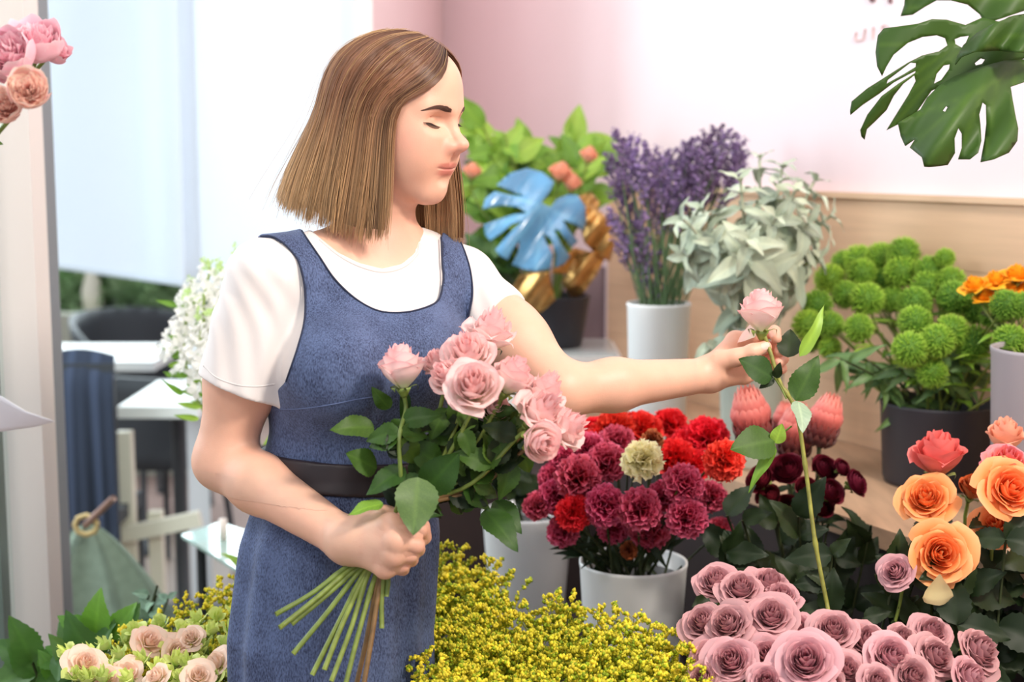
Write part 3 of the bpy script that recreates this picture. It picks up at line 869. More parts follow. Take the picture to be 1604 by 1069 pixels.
def protea_mesh(seed):
    r = random.Random(seed); mb = MB()
    for ring, (n, R, H, z0, c1, c2) in enumerate([(12, .38, 1.15, .10, (1, 1, 1), (1.25, 1.9, 1.8)), (15, .52, 1.10, .0, (1, .95, .95), (1.2, 2.0, 1.9)), (16, .60, .95, -.1, (.95, .85, .85), (1.15, 1.8, 1.7)),
                                          (15, .58, .62, -.35, (.30, .22, .24), (.34, .30, .28)), (14, .54, .45, -.55, (.20, .17, .17), (.22, .22, .18))]):
        for k in range(n):
            a = k * 2 * PI / n + ring * .21 + r.random() * .08; G = np.zeros((5, 9, 3)); C = np.zeros((5, 9, 3))
            for j, v in enumerate(np.linspace(0, 1, 9)):
                w = .17 * math.sin(PI * (.10 + .86 * v)) ** .7; rho = R * (.55 + .55 * math.sin(min(1, v * 1.35) * PI / 2)) * (1 - .28 * sstep(v, .6, 1) * (ring < 3)) + .02 * ring
                for i, u in enumerate(np.linspace(-1, 1, 5)):
                    G[i, j] = (rho * math.cos(a) - u * w * math.sin(a), rho * math.sin(a) + u * w * math.cos(a), z0 + H * v - .06 * u * u)
                    C[i, j] = blend(np.array(c1), np.array(c2), sstep(v, .7, 1))
            mb.grid(G, C)
    for k in range(60):
        a = k * 2.4; q = .28 * math.sqrt(k / 60); mb.tube([(q * math.cos(a), q * math.sin(a), .2), (q * math.cos(a) * .8, q * math.sin(a) * .8, 1.02 - q)], [.03, .02], 4, (1.25, 1.9, 1.8))
    return mb.mesh('bloom')

def spike_mesh(seed, n=210, w=.075, L=1.0):
    """statice: tiny papery florets crowded on side twigs of the upper stem, unit length"""
    r = random.Random(seed); mb = MB()
    for b in range(9):
        h = .35 + .6 * b / 9; a = b * 2.4 + r.random(); ln = (.17 - .10 * b / 9)
        p0 = np.array([0, 0, h]); p1 = p0 + np.array([math.cos(a) * ln * .55, math.sin(a) * ln * .55, ln * 1.0])
        mb.tube([p0, p1], [.004, .003], 3, (.35, .55, .25), False)
        for k in range(n // 9):
            t = .25 + .85 * r.random(); c = p0 + (p1 - p0) * t + np.array([r.gauss(0, .014), r.gauss(0, .014), r.gauss(0, .012)])
            d = unit([r.gauss(0, .6), r.gauss(0, .6), 1]); s = unit(np.cross(d, [r.random(), 1, r.random()])); q = np.cross(d, s); e = .015 + .008 * r.random(); g = .6 + .8 * r.random()
            V = [c, c + d * e + s * e * .8, c + d * e + q * e * .8, c + d * e - s * e * .8, c + d * e - q * e * .8]
            mb.add(V, None, [[0, 1, 2], [0, 2, 3], [0, 3, 4], [0, 4, 1]], [(.6 * g, .5 * g, .7 * g)] + [(g, g * .95, g * 1.05)] * 4)
    mb.tube([(0, 0, -.05), (0, 0, .98)], [.006, .004], 4, (.35, .55, .25), False)
    return mb.mesh('flower_spike')

def plume_mesh(seed, twigs=13):
    """goldenrod: arching side twigs crusted with tiny yellow heads"""
    r = random.Random(seed); mb = MB()
    mb.tube([(0, 0, -1), (.02, 0, -.2), (0, .02, .85)], [.018, .015, .006], 5, (.28, .38, .10), False)
    octa = np.array([[1, 0, 0], [0, 1, 0], [-1, 0, 0], [0, -1, 0], [0, 0, 1], [0, 0, -1]], float)
    ot = np.array([[0, 1, 4], [1, 2, 4], [2, 3, 4], [3, 0, 4], [1, 0, 5], [2, 1, 5], [3, 2, 5], [0, 3, 5]])
    for b in range(twigs):
        t = b / (twigs - 1); h = -.25 + 1.05 * t; a = b * 2.4 + r.random() * .6; ln = .55 * (1 - .72 * t) + .06
        p = bez([(0, 0, h), (math.cos(a) * ln * .5, math.sin(a) * ln * .5, h + ln * .55), (math.cos(a) * ln, math.sin(a) * ln, h + ln * .42)], 6)
        mb.tube(p, .006, 3, (.35, .45, .12), False)
        for k in range(int(14 + 22 * (1 - t))):
            q = r.random() ** .7; c = p[0] + (p[-1] - p[0]) * q; c = p[min(5, int(q * 5.99))] * .5 + c * .5 + np.array([r.gauss(0, .022), r.gauss(0, .022), .03 + r.gauss(0, .020)])
            s = .024 + .022 * r.random(); g = .70 + .45 * r.random(); gr = r.random() < .62 - .42 * t
            mb.add(c + octa * s * [1, 1, 1.2], None, ot, (.36 * g, .55 * g, .22 * g) if gr else (g * (.9 + .1 * t), g * (.94 + .06 * r.random()), g))
    for k in range(10):
        a = k * 2.4; h = -.9 + .07 * k; ln = .34; d = np.array([math.cos(a), math.sin(a), .35]); s = np.array([-math.sin(a), math.cos(a), 0]) * .035
        V = [np.array([0, 0, h]), np.array([0, 0, h]) + d * ln * .5 + s, np.array([0, 0, h]) + d * ln * .5 - s, np.array([0, 0, h]) + d * ln]
        mb.add(V, None, [[0, 1, 2], [1, 3, 2]], (.16, .26, .07))
    return mb.mesh('plume')

def shape_mesh(name, poly, holes, to3, step, thick=.0, colf=None):
    """flat outline (with holes) filled with a regular lattice of points, then bent into space by to3"""
    pts = []; edges = []
    def loop(L):
        b = len(pts); L = [np.array(p, float) for p in L]; out = []
        for i, p in enumerate(L):
            q = L[(i + 1) % len(L)]; m = max(1, int(np.linalg.norm(q - p) / step))
            for k in range(m): out.append(p + (q - p) * k / m)
        pts.extend(out); n = len(out); edges.extend([(b + i, b + (i + 1) % n) for i in range(n)])
    loop(poly)
    for h in holes: loop(h)
    A = np.array(poly, float); lo = A.min(0); hi = A.max(0)
    gx, gy = np.meshgrid(np.arange(lo[0], hi[0], step), np.arange(lo[1], hi[1], step)); gx = gx.ravel(); gy = gy.ravel()
    d = poly_sdf(gx, gy, poly)
    for h in holes: d = np.maximum(d, -poly_sdf(gx, gy, h))
    k = d < -step * .45
    pts.extend([np.array([a, b]) for a, b in zip(gx[k], gy[k])])
    r = delaunay_2d_cdt([Vector((float(p[0]), float(p[1]))) for p in pts], edges, [], 0, 1e-6, False)
    vv = np.array([[v.x, v.y] for v in r[0]]); F = np.array([f for f in r[2] if len(f) == 3])
    c = vv[F].mean(1); dd = poly_sdf(c[:, 0], c[:, 1], poly)
    for h in holes: dd = np.maximum(dd, -poly_sdf(c[:, 0], c[:, 1], h))
    F = F[dd < 0]
    V = np.array([to3(a, b) for a, b in vv]); C = np.ones((len(V), 3)) if colf is None else np.array([colf(a, b) for a, b in vv])
    return MB().add(V, None, F, C)

def stem_pts(a, b, sag=.0, n=9, seed=0):
    a = np.asarray(a, float); b = np.asarray(b, float); r = random.Random(seed)
    m = (a + b) / 2 + np.array([r.gauss(0, .01), r.gauss(0, .01), 0]) + np.array([0, 0, sag])
    return bez([a, m, b], n)

def flower(name, label, cat, group, pos, axis, size, mesh, m, foot, stem_r=.0025, stem_m=None, calyx=True, leaves=0, leaf_m=None, leaf_L=.05,
           roll=None, seed=None, bend=.06, leaf_mesh=None, scale=None, stem_name='stem', bloom='bloom'):
    """a cut flower: bloom at pos facing axis, stem from under the bloom down to foot"""
    seed = seed if seed is not None else rnd.randrange(9999); r = random.Random(seed)
    pos = np.asarray(pos, float); axis = unit(axis); foot = np.asarray(foot, float)
    t = thing(name, label, cat, foot, group)
    R = frame(axis)
    s = size if scale is None else tuple(size * k for k in scale)
    o = put(bloom, mesh, t, pos, R, s, r.random() * 6 if roll is None else roll)
    if not mesh.materials: mesh.materials.append(None)
    o.material_slots[0].link = 'OBJECT'; o.material_slots[0].material = m
    base = pos - axis * size * (.25 if calyx else .02)
    p = bez([foot, foot + (base - foot) * .5 + np.array([0, 0, .02]), base - axis * bend, base], 10)
    MB().tube(p, [stem_r * 1.15] * 5 + [stem_r] * 5, 6).build(stem_name, stem_m or STEMM, t)
    if calyx:
        c = put('calyx', CALYX[seed % 3], t, pos - axis * size * .02, R, size, r.random())
        if not CALYX[seed % 3].materials: CALYX[seed % 3].materials.append(STEMM)
    for k in range(leaves):
        q = .35 + .5 * (k + r.random() * .5) / leaves; b = p[min(9, int(q * 9.99))]
        a = r.random() * 6.28; d = np.array([math.cos(a), math.sin(a), .25 + .3 * r.random()])
        put_leaf(t, b, d, (d[0] * -.4, -.4 + d[1] * -.3, 1), leaf_L * (.7 + .6 * r.random()), leaf_m or LEAFM, leaf_mesh)
    return t
# ================================================================== the shop
def D(r, u, t): return unit(r * CR + u * CU - t * CV)
def wd_at(px): return 1 / (1 / 3.15 + .000187 * (px - 1313))
def plan(px, d):
    q = P(px, 534.5, d); return np.array([q[0], q[1]])
WA = plan(697, 4.94); WB = plan(1313, 3.15); wd = unit(WB - WA); wn = np.array([-wd[1], wd[0]]); wn = -wn if wn @ (-WB) < 0 else wn
WD = WA + wd * 4.6
def struct(name, mb, m, smooth=False):
    o = mb.build(name, m, smooth=smooth); o['kind'] = 'structure'; return o
def xyz(p, z): return np.array([p[0], p[1], z])
PINK = mat('pink_plaster', 'EFDCE0', .9, noise=.02, nscale=3)
PINKD = mat('pink_plaster_return', 'EFD6D7', .9)
WHITE = mat('white_paint', 'EEECEA', .5)
def wallbox(a, b, t, z0, z1, side):
    d = unit(b - a); n = np.array([-d[1], d[0]]) * side
    return [tuple(a), tuple(b), tuple(b + n * t), tuple(a + n * t)], z0, z1
def ccw(poly):
    A = sum(poly[i][0] * poly[(i + 1) % len(poly)][1] - poly[(i + 1) % len(poly)][0] * poly[i][1] for i in range(len(poly)))
    return poly if A > 0 else poly[::-1]
struct('floor', MB().box((-4.5, -1.2, -.05), (4.0, 5.6, 0)), mat('floor_tile', '8A7468', .5, noise=.1, nscale=2))
struct('wall_right', MB().prism(ccw([tuple(WA), tuple(WD), tuple(WD - wn * .12), tuple(WA - wn * .12)]), 0, 2.9), PINK)
PL = plan(590, 3.80); PL2 = plan(562, 3.76)
struct('wall_back', MB().prism(ccw([tuple(PL), tuple(WA), tuple(WA + [-.05, .12]), tuple(PL + [-.12, .1])]), 0, 2.9), PINKD)
struct('trim_1', MB().prism(ccw([tuple(PL), tuple(PL2), tuple(PL2 + [0, .12]), tuple(PL + [0, .12])]), 0, 2.9), WHITE)
# wooden cladding of the right wall
ztop = P(1313, 300, 3.15)[2]
LZ = P(1313, 691, 3.13)[2]
WOOD = mat('beech', 'DDB998', .55, noise=.05, nscale=5, stretch=(1, 1, 16))
nt = WOOD.node_tree
WOODL = mat('beech_lip', 'DDBB9A', .5, noise=.08, nscale=9, stretch=(1, 1, 14))
tA = ((plan(967, 3.98) - WA) @ wd); c0 = WA + wd * tA
mbw = MB(); nb_ = 4; hh = (ztop - .012 - LZ) / nb_
for k in range(nb_):
    mbw.prism(ccw([tuple(c0 + wn * .002), tuple(WD + wn * .002), tuple(WD + wn * (.020 + .0005 * (k % 2))), tuple(c0 + wn * (.020 + .0005 * (k % 2)))]), LZ + k * hh + .0004, LZ + (k + 1) * hh - .0004)
mbw.prism(ccw([tuple(c0), tuple(WD), tuple(WD + wn * .016), tuple(c0 + wn * .016)]), LZ, ztop - .012)
struct('trim_2', mbw, WOOD)
struct('trim_3', MB().prism(ccw([tuple(c0 + wn * .001), tuple(WD + wn * .001), tuple(WD + wn * .030), tuple(c0 + wn * .030)]), ztop - .012, ztop), WOODL)
# counter along the wall
ct = thing('display_counter', 'pale wooden counter along the clad wall carrying the black and white buckets', 'counter', xyz((c0 + WD) / 2, 0))
cw = .44; e0 = c0 + wn * .021; e1 = WD + wn * .021
MB().prism(ccw([tuple(e0), tuple(e1), tuple(e1 + wn * cw), tuple(e0 + wn * cw)]), LZ - .035, LZ).build('worktop', mat('worktop_beech', 'BF9B7E', .5, noise=.14, nscale=7, stretch=(6, 1, 6)), ct, False)
DARKW = mat('dark_stained_wood', '2E1F1E', .7, noise=.15, nscale=20)
MB().prism(ccw([tuple(e0 + wn * .0), tuple(e1), tuple(e1 + wn * (cw - .03)), tuple(e0 + wn * (cw - .03))]), 0, LZ - .035).build('cabinet', DARKW, ct, False)
# low dark bench for the white buckets
BZ = .50
bn = thing('low_bench', 'low dark brown bench carrying the two white buckets', 'bench', (0.12, 2.68, 0))
MB().box((-.22, 2.28, BZ - .03), (.34, 3.10, BZ)).build('bench_top', DARKW, bn, False)
for sx in (-.19, .31):
    for sy in (2.31, 3.07): MB().box((sx - .02, sy - .02, 0), (sx + .02, sy + .02, BZ - .03)).build('leg', DARKW, bn, False)
bk = thing('storage_chest', 'tall dark brown chest behind the white buckets', 'chest', (0.05, 3.3, 0))
MB().box((-.32, 3.16, 0), (.33, 3.36, LZ - .12)).build('chest_body', DARKW, bk, False)
MB().box((-.33, 3.15, LZ - .12), (.34, 3.37, LZ - .10)).build('lid', DARKW, bk, False)
# white framed stand with a glass top under the blue leaf
GLASS = bpy.data.materials.new('glass'); GLASS.use_nodes = True
nt = GLASS.node_tree; o = nt.nodes['Material Output']; tr = nt.nodes.new('ShaderNodeBsdfTransparent'); gl = nt.nodes.new('ShaderNodeBsdfGlossy')
gl.inputs['Roughness'].default_value = .03; fr = nt.nodes.new('ShaderNodeFresnel'); fr.inputs[0].default_value = 1.12; mx = nt.nodes.new('ShaderNodeMixShader')
tr.inputs[0].default_value = (.93, .97, .96, 1)
nt.links.new(fr.outputs[0], mx.inputs[0]); nt.links.new(tr.outputs[0], mx.inputs[1]); nt.links.new(gl.outputs[0], mx.inputs[2]); nt.links.new(mx.outputs[0], o.inputs[0])
SD = 3.50; sz = P(905, 548, SD)[2]
q = P(900, 540, SD + .05); st = thing('plant_stand', 'white metal stand with a glass top under the blue leaf pot', 'stand', (q[0], q[1], 0))
xl, xr = P(800, 550, SD)[0], P(963, 550, SD)[0]; yf, yb = q[1] - .12, q[1] + .16
MB().box((xl, yf, sz - .006), (xr, yb, sz)).build('glass_top', mat('frosted_glass', 'C9CDCB', .15), st, False)
fm = MB()
for a, b in (((xl, yf), (xr, yf)), ((xr, yf), (xr, yb)), ((xr, yb), (xl, yb)), ((xl, yb), (xl, yf))): fm.obox((a[0], a[1], sz - .022), (b[0], b[1], sz - .022), .022, .030)
fm.build('frame', WHITE, st, False)
for a in ((xl, yf), (xr, yf), (xr, yb), (xl, yb)): MB().box((a[0] - .011, a[1] - .011, 0), (a[0] + .011, a[1] + .011, sz - .03)).build('leg', WHITE, st, False)
MB().box((P(872, 0, SD)[0], yb + .30, .0), (P(966, 0, SD + .35)[0], yb + .34, P(900, 425, SD + .35)[2])).build('grey_board', mat('mauve_grey', '8C7880', .8), None, False)
gb = bpy.data.objects['grey_board']; gb.name = 'display_board'; tag(gb, 'mauve grey board standing behind the glass topped stand', 'board')
# lettering on the pink wall, above the cladding
INK = mat('letter_dark', '6E5055', .8); INKP = mat('letter_pink', 'DDBFBB', .8)
def on_wall(px, py, off=.003):
    r = CV + (px - 802) / FPX * CR - (py - 534.5) / FPX * CU
    n3 = np.array([wn[0], wn[1], 0]); a = np.array([WA[0], WA[1], 0]) + n3 * off
    return C0 + r * (((a - C0) @ n3) / (r @ n3))
def letters(name, label, strokes, r, m):
    t = thing(name, label, 'lettering', on_wall(*strokes[0][0]))
    for s in strokes: MB().tube([on_wall(a, b) for a, b in (s if len(s) > 2 else [s[0], ((s[0][0] + s[1][0]) / 2, (s[0][1] + s[1][1]) / 2), s[1]])], r, 6).build('stroke', m, t)
letters('wall_lettering', 'dark letters cut off by the top edge on the pink wall', [[(1376, -30), (1371, -12), (1367, 2)], [(1394, -30), (1394, -12), (1394, 5)], [(1350, -30), (1358, -12), (1366, 2)]], .0042, INK)
letters('wall_lettering', 'faint pink small letters on the pink wall left of the hanging leaf',
        [[(1355, 45), (1352, 62), (1341, 64), (1339, 62), (1341, 50)], [(1368, 42), (1367, 52), (1366, 62)], [(1390, 41), (1384, 39), (1380, 43), (1381, 48)]], .0018, INKP)
# ------------------------------------------------ window side
POST = mat('cream_frame', 'F0E8E2', .5)
x0 = P(12, 500, 2.75)[0]
dt = MB().box((P(12, 300, 2.75)[0], 2.66, 0), (P(78, 300, 2.75)[0], 2.74, 2.7))
struct('trim_4', dt, POST)
struct('trim_5', MB().box((P(76, 300, 2.95)[0], 2.84, 0), (P(98, 300, 2.95)[0], 2.92, 2.7)), mat('grey_seal', '8A8F94', .6))
struct('trim_6', MB().box((P(-12, 300, 2.6)[0], 2.52, 0), (P(3, 300, 2.6)[0], 2.56, 2.7)), mat('green_edge', '6E8078', .3))
g0 = plan(88, 3.0); g1 = plan(564, 3.70)
gpane = MB().prism(ccw([tuple(g0), tuple(g1), tuple(g1 + [0, .008]), tuple(g0 + [0, .008])]), .05, 2.7)
struct('window_1', gpane, GLASS)
gl2 = MB().box((-2.2, 2.62, .05), (P(-6, 300, 2.62)[0], 2.63, 2.7)); struct('window_2', gl2, GLASS)
BLIND = mat('blind_fabric', 'F4F7FC', .9, trans=.6)
hz = P(88, 415, 5.3)[2]
def blind(label, pa, da, pb, db, zt=2.85):
    a = plan(pa, da); b = plan(pb, db); t = thing('roller_blind', label, 'blind', xyz((a + b) / 2, hz), 'roller blinds behind the glass')
    d = unit(b - a); n = np.array([-d[1], d[0]]); m = MB()
    N = 24; G = np.zeros((N, 2, 3))
    m.prism(ccw([tuple(a), tuple(b), tuple(b + n * .004), tuple(a + n * .004)]), hz, zt).build('fabric', BLIND, t, False)
    MB().tube([xyz(a, hz), xyz((a + b) / 2, hz), xyz(b, hz)], .009, 8).build('hem_bar', BLIND, t)
    MB().tube([xyz(a, zt), xyz((a + b) / 2, zt), xyz(b, zt)], .03, 8).build('roller', BLIND, t)
L_ = lambda px: 1 / (1 / 5.3 + (1 / 4.52 - 1 / 5.3) * (px - 88) / 212)
blind('white roller blind at the left of the window, beside the door post', 80, L_(80), 291, L_(291))
blind('white roller blind behind the woman, right of the pale strip', 319, L_(319), 562, L_(562))
struct('window_3', MB().prism(ccw([tuple(plan(288, L_(288) + .15)), tuple(plan(322, L_(322) + .15)), tuple(plan(322, L_(322) + .25)), tuple(plan(288, L_(288) + .25))]), 0, 2.9), mat('mullion_white', 'F0EEF2', .6))
# ------------------------------------------------ terrace beyond the glass
TER = mat('deck', '9C8078', .7, noise=.2, nscale=6, stretch=(1, 12, 1))
struct('floor_terrace', MB().box((-4.5, 5.6, -.05), (4, 9.0, 0)), TER)
DG = mat('dark_chair', '3A3C42', .6); GRY = mat('grey_cushion', '7C8890', .8)
def mx_box(t, name, m, px0, py0, px1, py1, d, th, **k):
    a = P(px0, py1, d); b = P(px1, py0, d); return MB().box((a[0], a[1], a[2]), (b[0], a[1] + th, b[2])).build(name, m, t, False)
q = P(150, 560, 6.6); t = thing('planter_box', 'long pale planter with hedge along the terrace edge', 'planter', (q[0], q[1], 0))
a = P(70, 530, 6.6); b = P(345, 492, 6.6)
MB().box((a[0], a[1], 0), (b[0], a[1] + .35, b[2])).build('trough', mat('pale_stone', 'BDBCAE', .8), t, False)
hedge = MB(); hr2 = random.Random(5)
for k in range(700):
    c = P(hr2.uniform(65, 345), hr2.uniform(395, 498), 6.7 + hr2.random() * .4); s = .05 + .04 * hr2.random(); n = unit([hr2.gauss(0, 1), -1, hr2.gauss(0, 1)]); x = unit(np.cross(n, [hr2.random(), .3, 1])); y = np.cross(n, x)
    g = hr2.random(); cc = blend(np.array([.45, .6, .4]), np.array([1.3, 1.35, 1.2]), g ** 1.5)
    hedge.add([c + x * s, c + y * s * .5, c - x * s, c - y * s * .5], [[0, 1, 2, 3]], None, cc)
h = hedge.build('hedge_foliage', mat('hedge_leaf', '8CA07C', .7, attr=True, trans=.3), t); tag(h, kind='stuff')
q = P(122, 500, 6.5)
o = MB().lathe([(.001, 0), (.045, 0), (.05, .10), (.03, .17), (.018, .20), (.018, .23)], 20, (q[0], q[1] + .12 - .0, b[2])).build('vase', mat('cream_glaze', 'EDE3D2', .5)); o.location[1] = .12
tag(o, 'cream vase on the planter beyond the glass', 'vase')
q = P(300, 470, 6.3)
def cafe_table(label, px, d, w, dep, zt=.745, base='x'):
    q = plan(px, d); t = thing('cafe_table', label, 'table', (q[0], q[1], 0))
    MB().box((q[0] - w / 2, q[1] - dep / 2, zt - .035), (q[0] + w / 2, q[1] + dep / 2, zt)).build('tabletop', WHITE, t, False)
    MB().tube([(q[0], q[1], .02), (q[0], q[1], .3), (q[0], q[1], zt - .035)], .022, 10).build('pole', DG, t)
    MB().lathe([(.001, .03), (.05, .03), (.20, .012), (.20, 0)], 24, (q[0], q[1], 0)).build('base', DG, t)
    return t
cafe_table('small white cafe table behind the woman, nearer of the two', 275, 4.45, .24, .5, .755)
cafe_table('white cafe table behind the chair draped with blue cloth', 162, 5.35, .50, .5, .76)
def shell_chair(label, px, d, rz, seatc, scale=1.0):
    q = plan(px, d); t = thing('armchair', label, 'chair', (q[0], q[1], 0)); t.rotation_euler = (0, 0, rz); t.scale = (scale,) * 3
    m = MB(); G = np.zeros((15, 7, 3))
    for i, u in enumerate(np.linspace(-1, 1, 15)):
        for j, v in enumerate(np.linspace(0, 1, 7)):
            a = u * 1.9; r = .24 + .03 * v; top = .44 + .32 * v * (1 - .45 * abs(u) ** 3)
            G[i, j] = (r * math.sin(a), r * math.cos(a), top)
    m.grid(G); o = m.build('backrest', DG, t, world=False); md = o.modifiers.new('thick', 'SOLIDIFY'); md.thickness = .02
    MB().lathe([(.001, .47), (.18, .47), (.22, .455), (.22, .43), (.001, .43)], 24).build('seat', seatc, t, world=False)
    for a in (.8, 2.35, 3.9, 5.5): MB().tube([(.17 * math.cos(a), .17 * math.sin(a), .43), (.20 * math.cos(a), .20 * math.sin(a), .2), (.22 * math.cos(a), .22 * math.sin(a), 0)], .012, 8).build('leg', DG, t, world=False)
    return t
shell_chair('dark rounded chair with a grey seat beyond the white trestle', 262, 5.0, 2.7, GRY)
shell_chair('dark rounded chair turned sideways against the far white table', 232, 6.0, .9, DG, 1.1)
# chair with a blue cloth over its back
q = plan(128, 4.15); t = thing('draped_chair', 'chair wholly draped in dark blue pleated cloth behind the glass', 'chair', (q[0], q[1], 0))
m = MB(); G = np.zeros((60, 14, 3)); Cc = np.zeros((60, 14, 3)); w2 = .105
for i, u in enumerate(np.linspace(0, 1, 60)):
    for j, v in enumerate(np.linspace(0, 1, 14)):
        x = -w2 + 2 * w2 * u; fold = .010 * math.sin(u * 34) * v + .008 * math.sin(u * 13 + 1) * v
        zt = .92 + .02 * math.sin(u * PI); G[i, j] = (q[0] + x * (1 + .1 * v), q[1] - .03 - .05 * min(1, v * 6) - fold, zt - .62 * v ** 1.1); Cc[i, j] = .7 + .5 * (math.sin(u * 19) > .5)
m.grid(G, Cc); m.build('cloth', mat('blue_cloth', '3A4258', .9, attr=True), t)
MB().box((q[0] - w2, q[1] - .07, .42), (q[0] + w2, q[1] + .22, .46)).build('seat', DG, t, False)
MB().box((q[0] - w2, q[1] - .06, .46), (q[0] + w2, q[1] - .04, .90)).build('backrest', DG, t, False)
for sx in (-w2 + .01, w2 - .01):
    for sy in (-.05, .2): MB().box((q[0] + sx - .01, q[1] + sy - .01, 0), (q[0] + sx + .01, q[1] + sy + .01, .42)).build('leg', DG, t, False)
# white wooden trestle
CRM = mat('cream_wood', 'E4DCCB', .6)
q = P(235, 832, 4.3); t = thing('trestle', 'white wooden trestle with crossing bars on the terrace', 'trestle', (q[0], q[1], 0))
for a, b, w_ in (((201, 672), (203, 845), .042), ((245, 800), (246, 895), .04)):
    A = P(*a, 4.3); B = P(*b, 4.3); B[2] = max(B[2], .0); B[0:2] = B[0:2]; MB().obox((A[0], q[1], A[2]), (B[0], q[1], 0), w_, w_, up=(0, 1, 0)).build('post', CRM, t, False)
A = P(186, 838, 4.27); B = P(325, 800, 4.35); MB().obox((A[0], q[1] - .04, A[2]), (B[0], q[1] - .04, B[2]), .03, .045).build('crossbar', CRM, t, False)
# green canvas parasol lying furled, with its wooden pole and ring
q = P(140, 850, 3.45); t = thing('canvas_parasol', 'furled green canvas parasol with a wooden pole through a ring', 'parasol', (q[0], q[1], 0))
tip = P(136, 818, 3.40); m = MB(); G = np.zeros((61, 12, 3)); Cp = np.zeros((61, 12, 3))
bot = [(62, 760), (85, 752), (130, 775), (190, 800), (235, 900), (250, 1050)]
for i, u in enumerate(np.linspace(0, 1, 61)):
    a = -1.9 + 3.9 * u
    for j, v in enumerate(np.linspace(0, 1, 12)):
        rr = (.25 * v ** .8) * (1 + .09 * math.cos(a * 6) * v); 
        G[i, j] = tip + np.array([math.sin(a) * rr * 1.05, .10 * (1 - math.cos(a)) * v - .03 * v + .02 * math.cos(a * 6) * v, .10 * v * max(0, math.cos(a)) ** 2 * 0 - .50 * v ** 1.25 * (.62 + .38 * abs(math.cos(a * .5)))])
        Cp[i, j] = 1 - .25 * (math.cos(a * 6) < -.8)
m.grid(G, Cp); o = m.build('canopy', mat('green_canvas', '8C9888', .85, noise=.1, nscale=40, attr=True), t)
MB().tube([P(133, 823, 3.37), P(155, 803, 3.34), P(178, 781, 3.31)], .0085, 10).build('pole', mat('pole_wood', '9A7468', .5), t)
ang = np.linspace(0, 2 * PI, 25); c = P(135, 823, 3.36)
MB().tube([c + CR * .026 * math.cos(x) * (1 + .06 * math.cos(8 * x)) + CU * .022 * math.sin(x) * (1 + .06 * math.cos(8 * x)) for x in ang], .0065, 8).build('ring', mat('rope_ring', 'CFAE78', .7), t)
# glass shelf inside, with a candle
q = P(345, 850, 3.3); t = thing('glass_shelf', 'greenish glass shelf on a dark leg behind her elbow', 'shelf', (q[0], q[1], 0))
z = P(330, 858, 3.3)[2]; poly = [on_z(284, 838, z)[:2], on_z(392, 905, z)[:2], on_z(470, 860, z)[:2], on_z(345, 818, z)[:2]]
MB().prism(ccw([tuple(p) for p in poly]), z - .008, z).build('shelf_pane', mat('green_glass', '9DB5AD', .1, spec=.8), t, False)
c = on_z(390, 858, z); MB().tube([(c[0], c[1], 0), (c[0], c[1], z / 2), (c[0], c[1], z - .008)], .02, 10).build('leg', DG, t)
c2 = on_z(292, 842, z); MB().tube([(c2[0] + .03, c2[1] + .02, 0), (c2[0] + .03, c2[1] + .02, z / 2), (c2[0] + .03, c2[1] + .02, z - .008)], .012, 8).build('leg', DG, t)
c = on_z(350, 846, z)
tag(MB().lathe([(.001, 0), (.010, 0), (.010, .05), (.001, .052)], 14, (c[0], c[1], z)).build('candle', mat('wax', 'F0E4DC', .4)), 'short white candle on the greenish glass shelf', 'candle')
# dark parapet under the planter so the terrace closes
struct('wall_terrace', MB().box((-4.5, 8.8, 0), (-.3, 8.9, 1.0)), mat('terrace_wall', '6C6A6C', .8))
# ================================================================== vessels
def bucket(label, c, z0, rt, rb, h, m, name='bucket', cat='bucket', group=None, rim=True, fill=True):
    t = thing(name, label, cat, (c[0], c[1], z0), group)
    MB().lathe([(.001, .006), (rb - .006, .006), (rt - .004, h - .004), (rt - .001, h), (rt + (.0015 if rim else 0), h - .001), (rt + (.0015 if rim else 0), h - .006), (rt, h - .013), (rb + .004, .01), (rb, 0), (.001, 0)], 48, (c[0], c[1], z0)).build('shell', m, t)
    if fill: MB().lathe([(.001, h - .03), (rt - .008, h - .03)], 32, (c[0], c[1], z0)).build('water', mat('dark_water', '2A2422', .2), t)
    return t
WB_ = mat('white_enamel', 'F4F6F6', .35, spec=.5); BB_ = mat('black_plastic', '2C2B33', .5)
B1 = on_z(992, 880, P(992, 878, 2.45)[2]); b1 = P(992, 878, 2.45); bucket('white bucket holding the red carnations', b1, BZ, .092, .070, b1[2] - BZ, WB_)
b2 = P(826, 800, 2.86); bucket('white bucket further back, behind the pink roses', b2, BZ, .090, .066, b2[2] - BZ, WB_)
b3 = P(1472, 628, 2.72); bucket('large black bucket holding green pompon flowers', b3, LZ, .110, .098, b3[2] - LZ, BB_)
b4 = P(1032, 474, 3.06); bucket('tall white pot holding the purple statice', b4, LZ, .068, .056, b4[2] - LZ, WB_, 'flower_pot', 'pot')
b5 = P(1178, 560, 2.86); bucket('pale pot under the silvery lambs ear, behind the held rose', b5, LZ, .065, .055, b5[2] - LZ, mat('pale_glass', 'B9C0B4', .2), 'flower_pot', 'pot')
b6 = P(1650, 545, 2.40); bucket('grey bucket cut by the right edge', b6, LZ, .10, .085, b6[2] - LZ, mat('grey_plastic', 'A39BA0', .5))
b7 = P(866, 462, 3.55); bucket('black pot behind the blue leaf', (b7[0], b7[1]), sz, .092, .070, b7[2] - sz, BB_, 'flower_pot', 'pot')
FB = {}
def floor_bucket(key, label, px, d, r=.14, h=.42):
    q = plan(px, d); bucket(label, q, 0, r, r * .8, h, BB_); FB[key] = (q[0], q[1], h - .1)
floor_bucket('sol', 'black bucket under the yellow goldenrod', 880, 2.05, .13)
floor_bucket('mau', 'black bucket under the mauve roses', 1290, 1.98, .13)
floor_bucket('ora', 'black bucket under the orange roses', 1560, 2.12, .11)
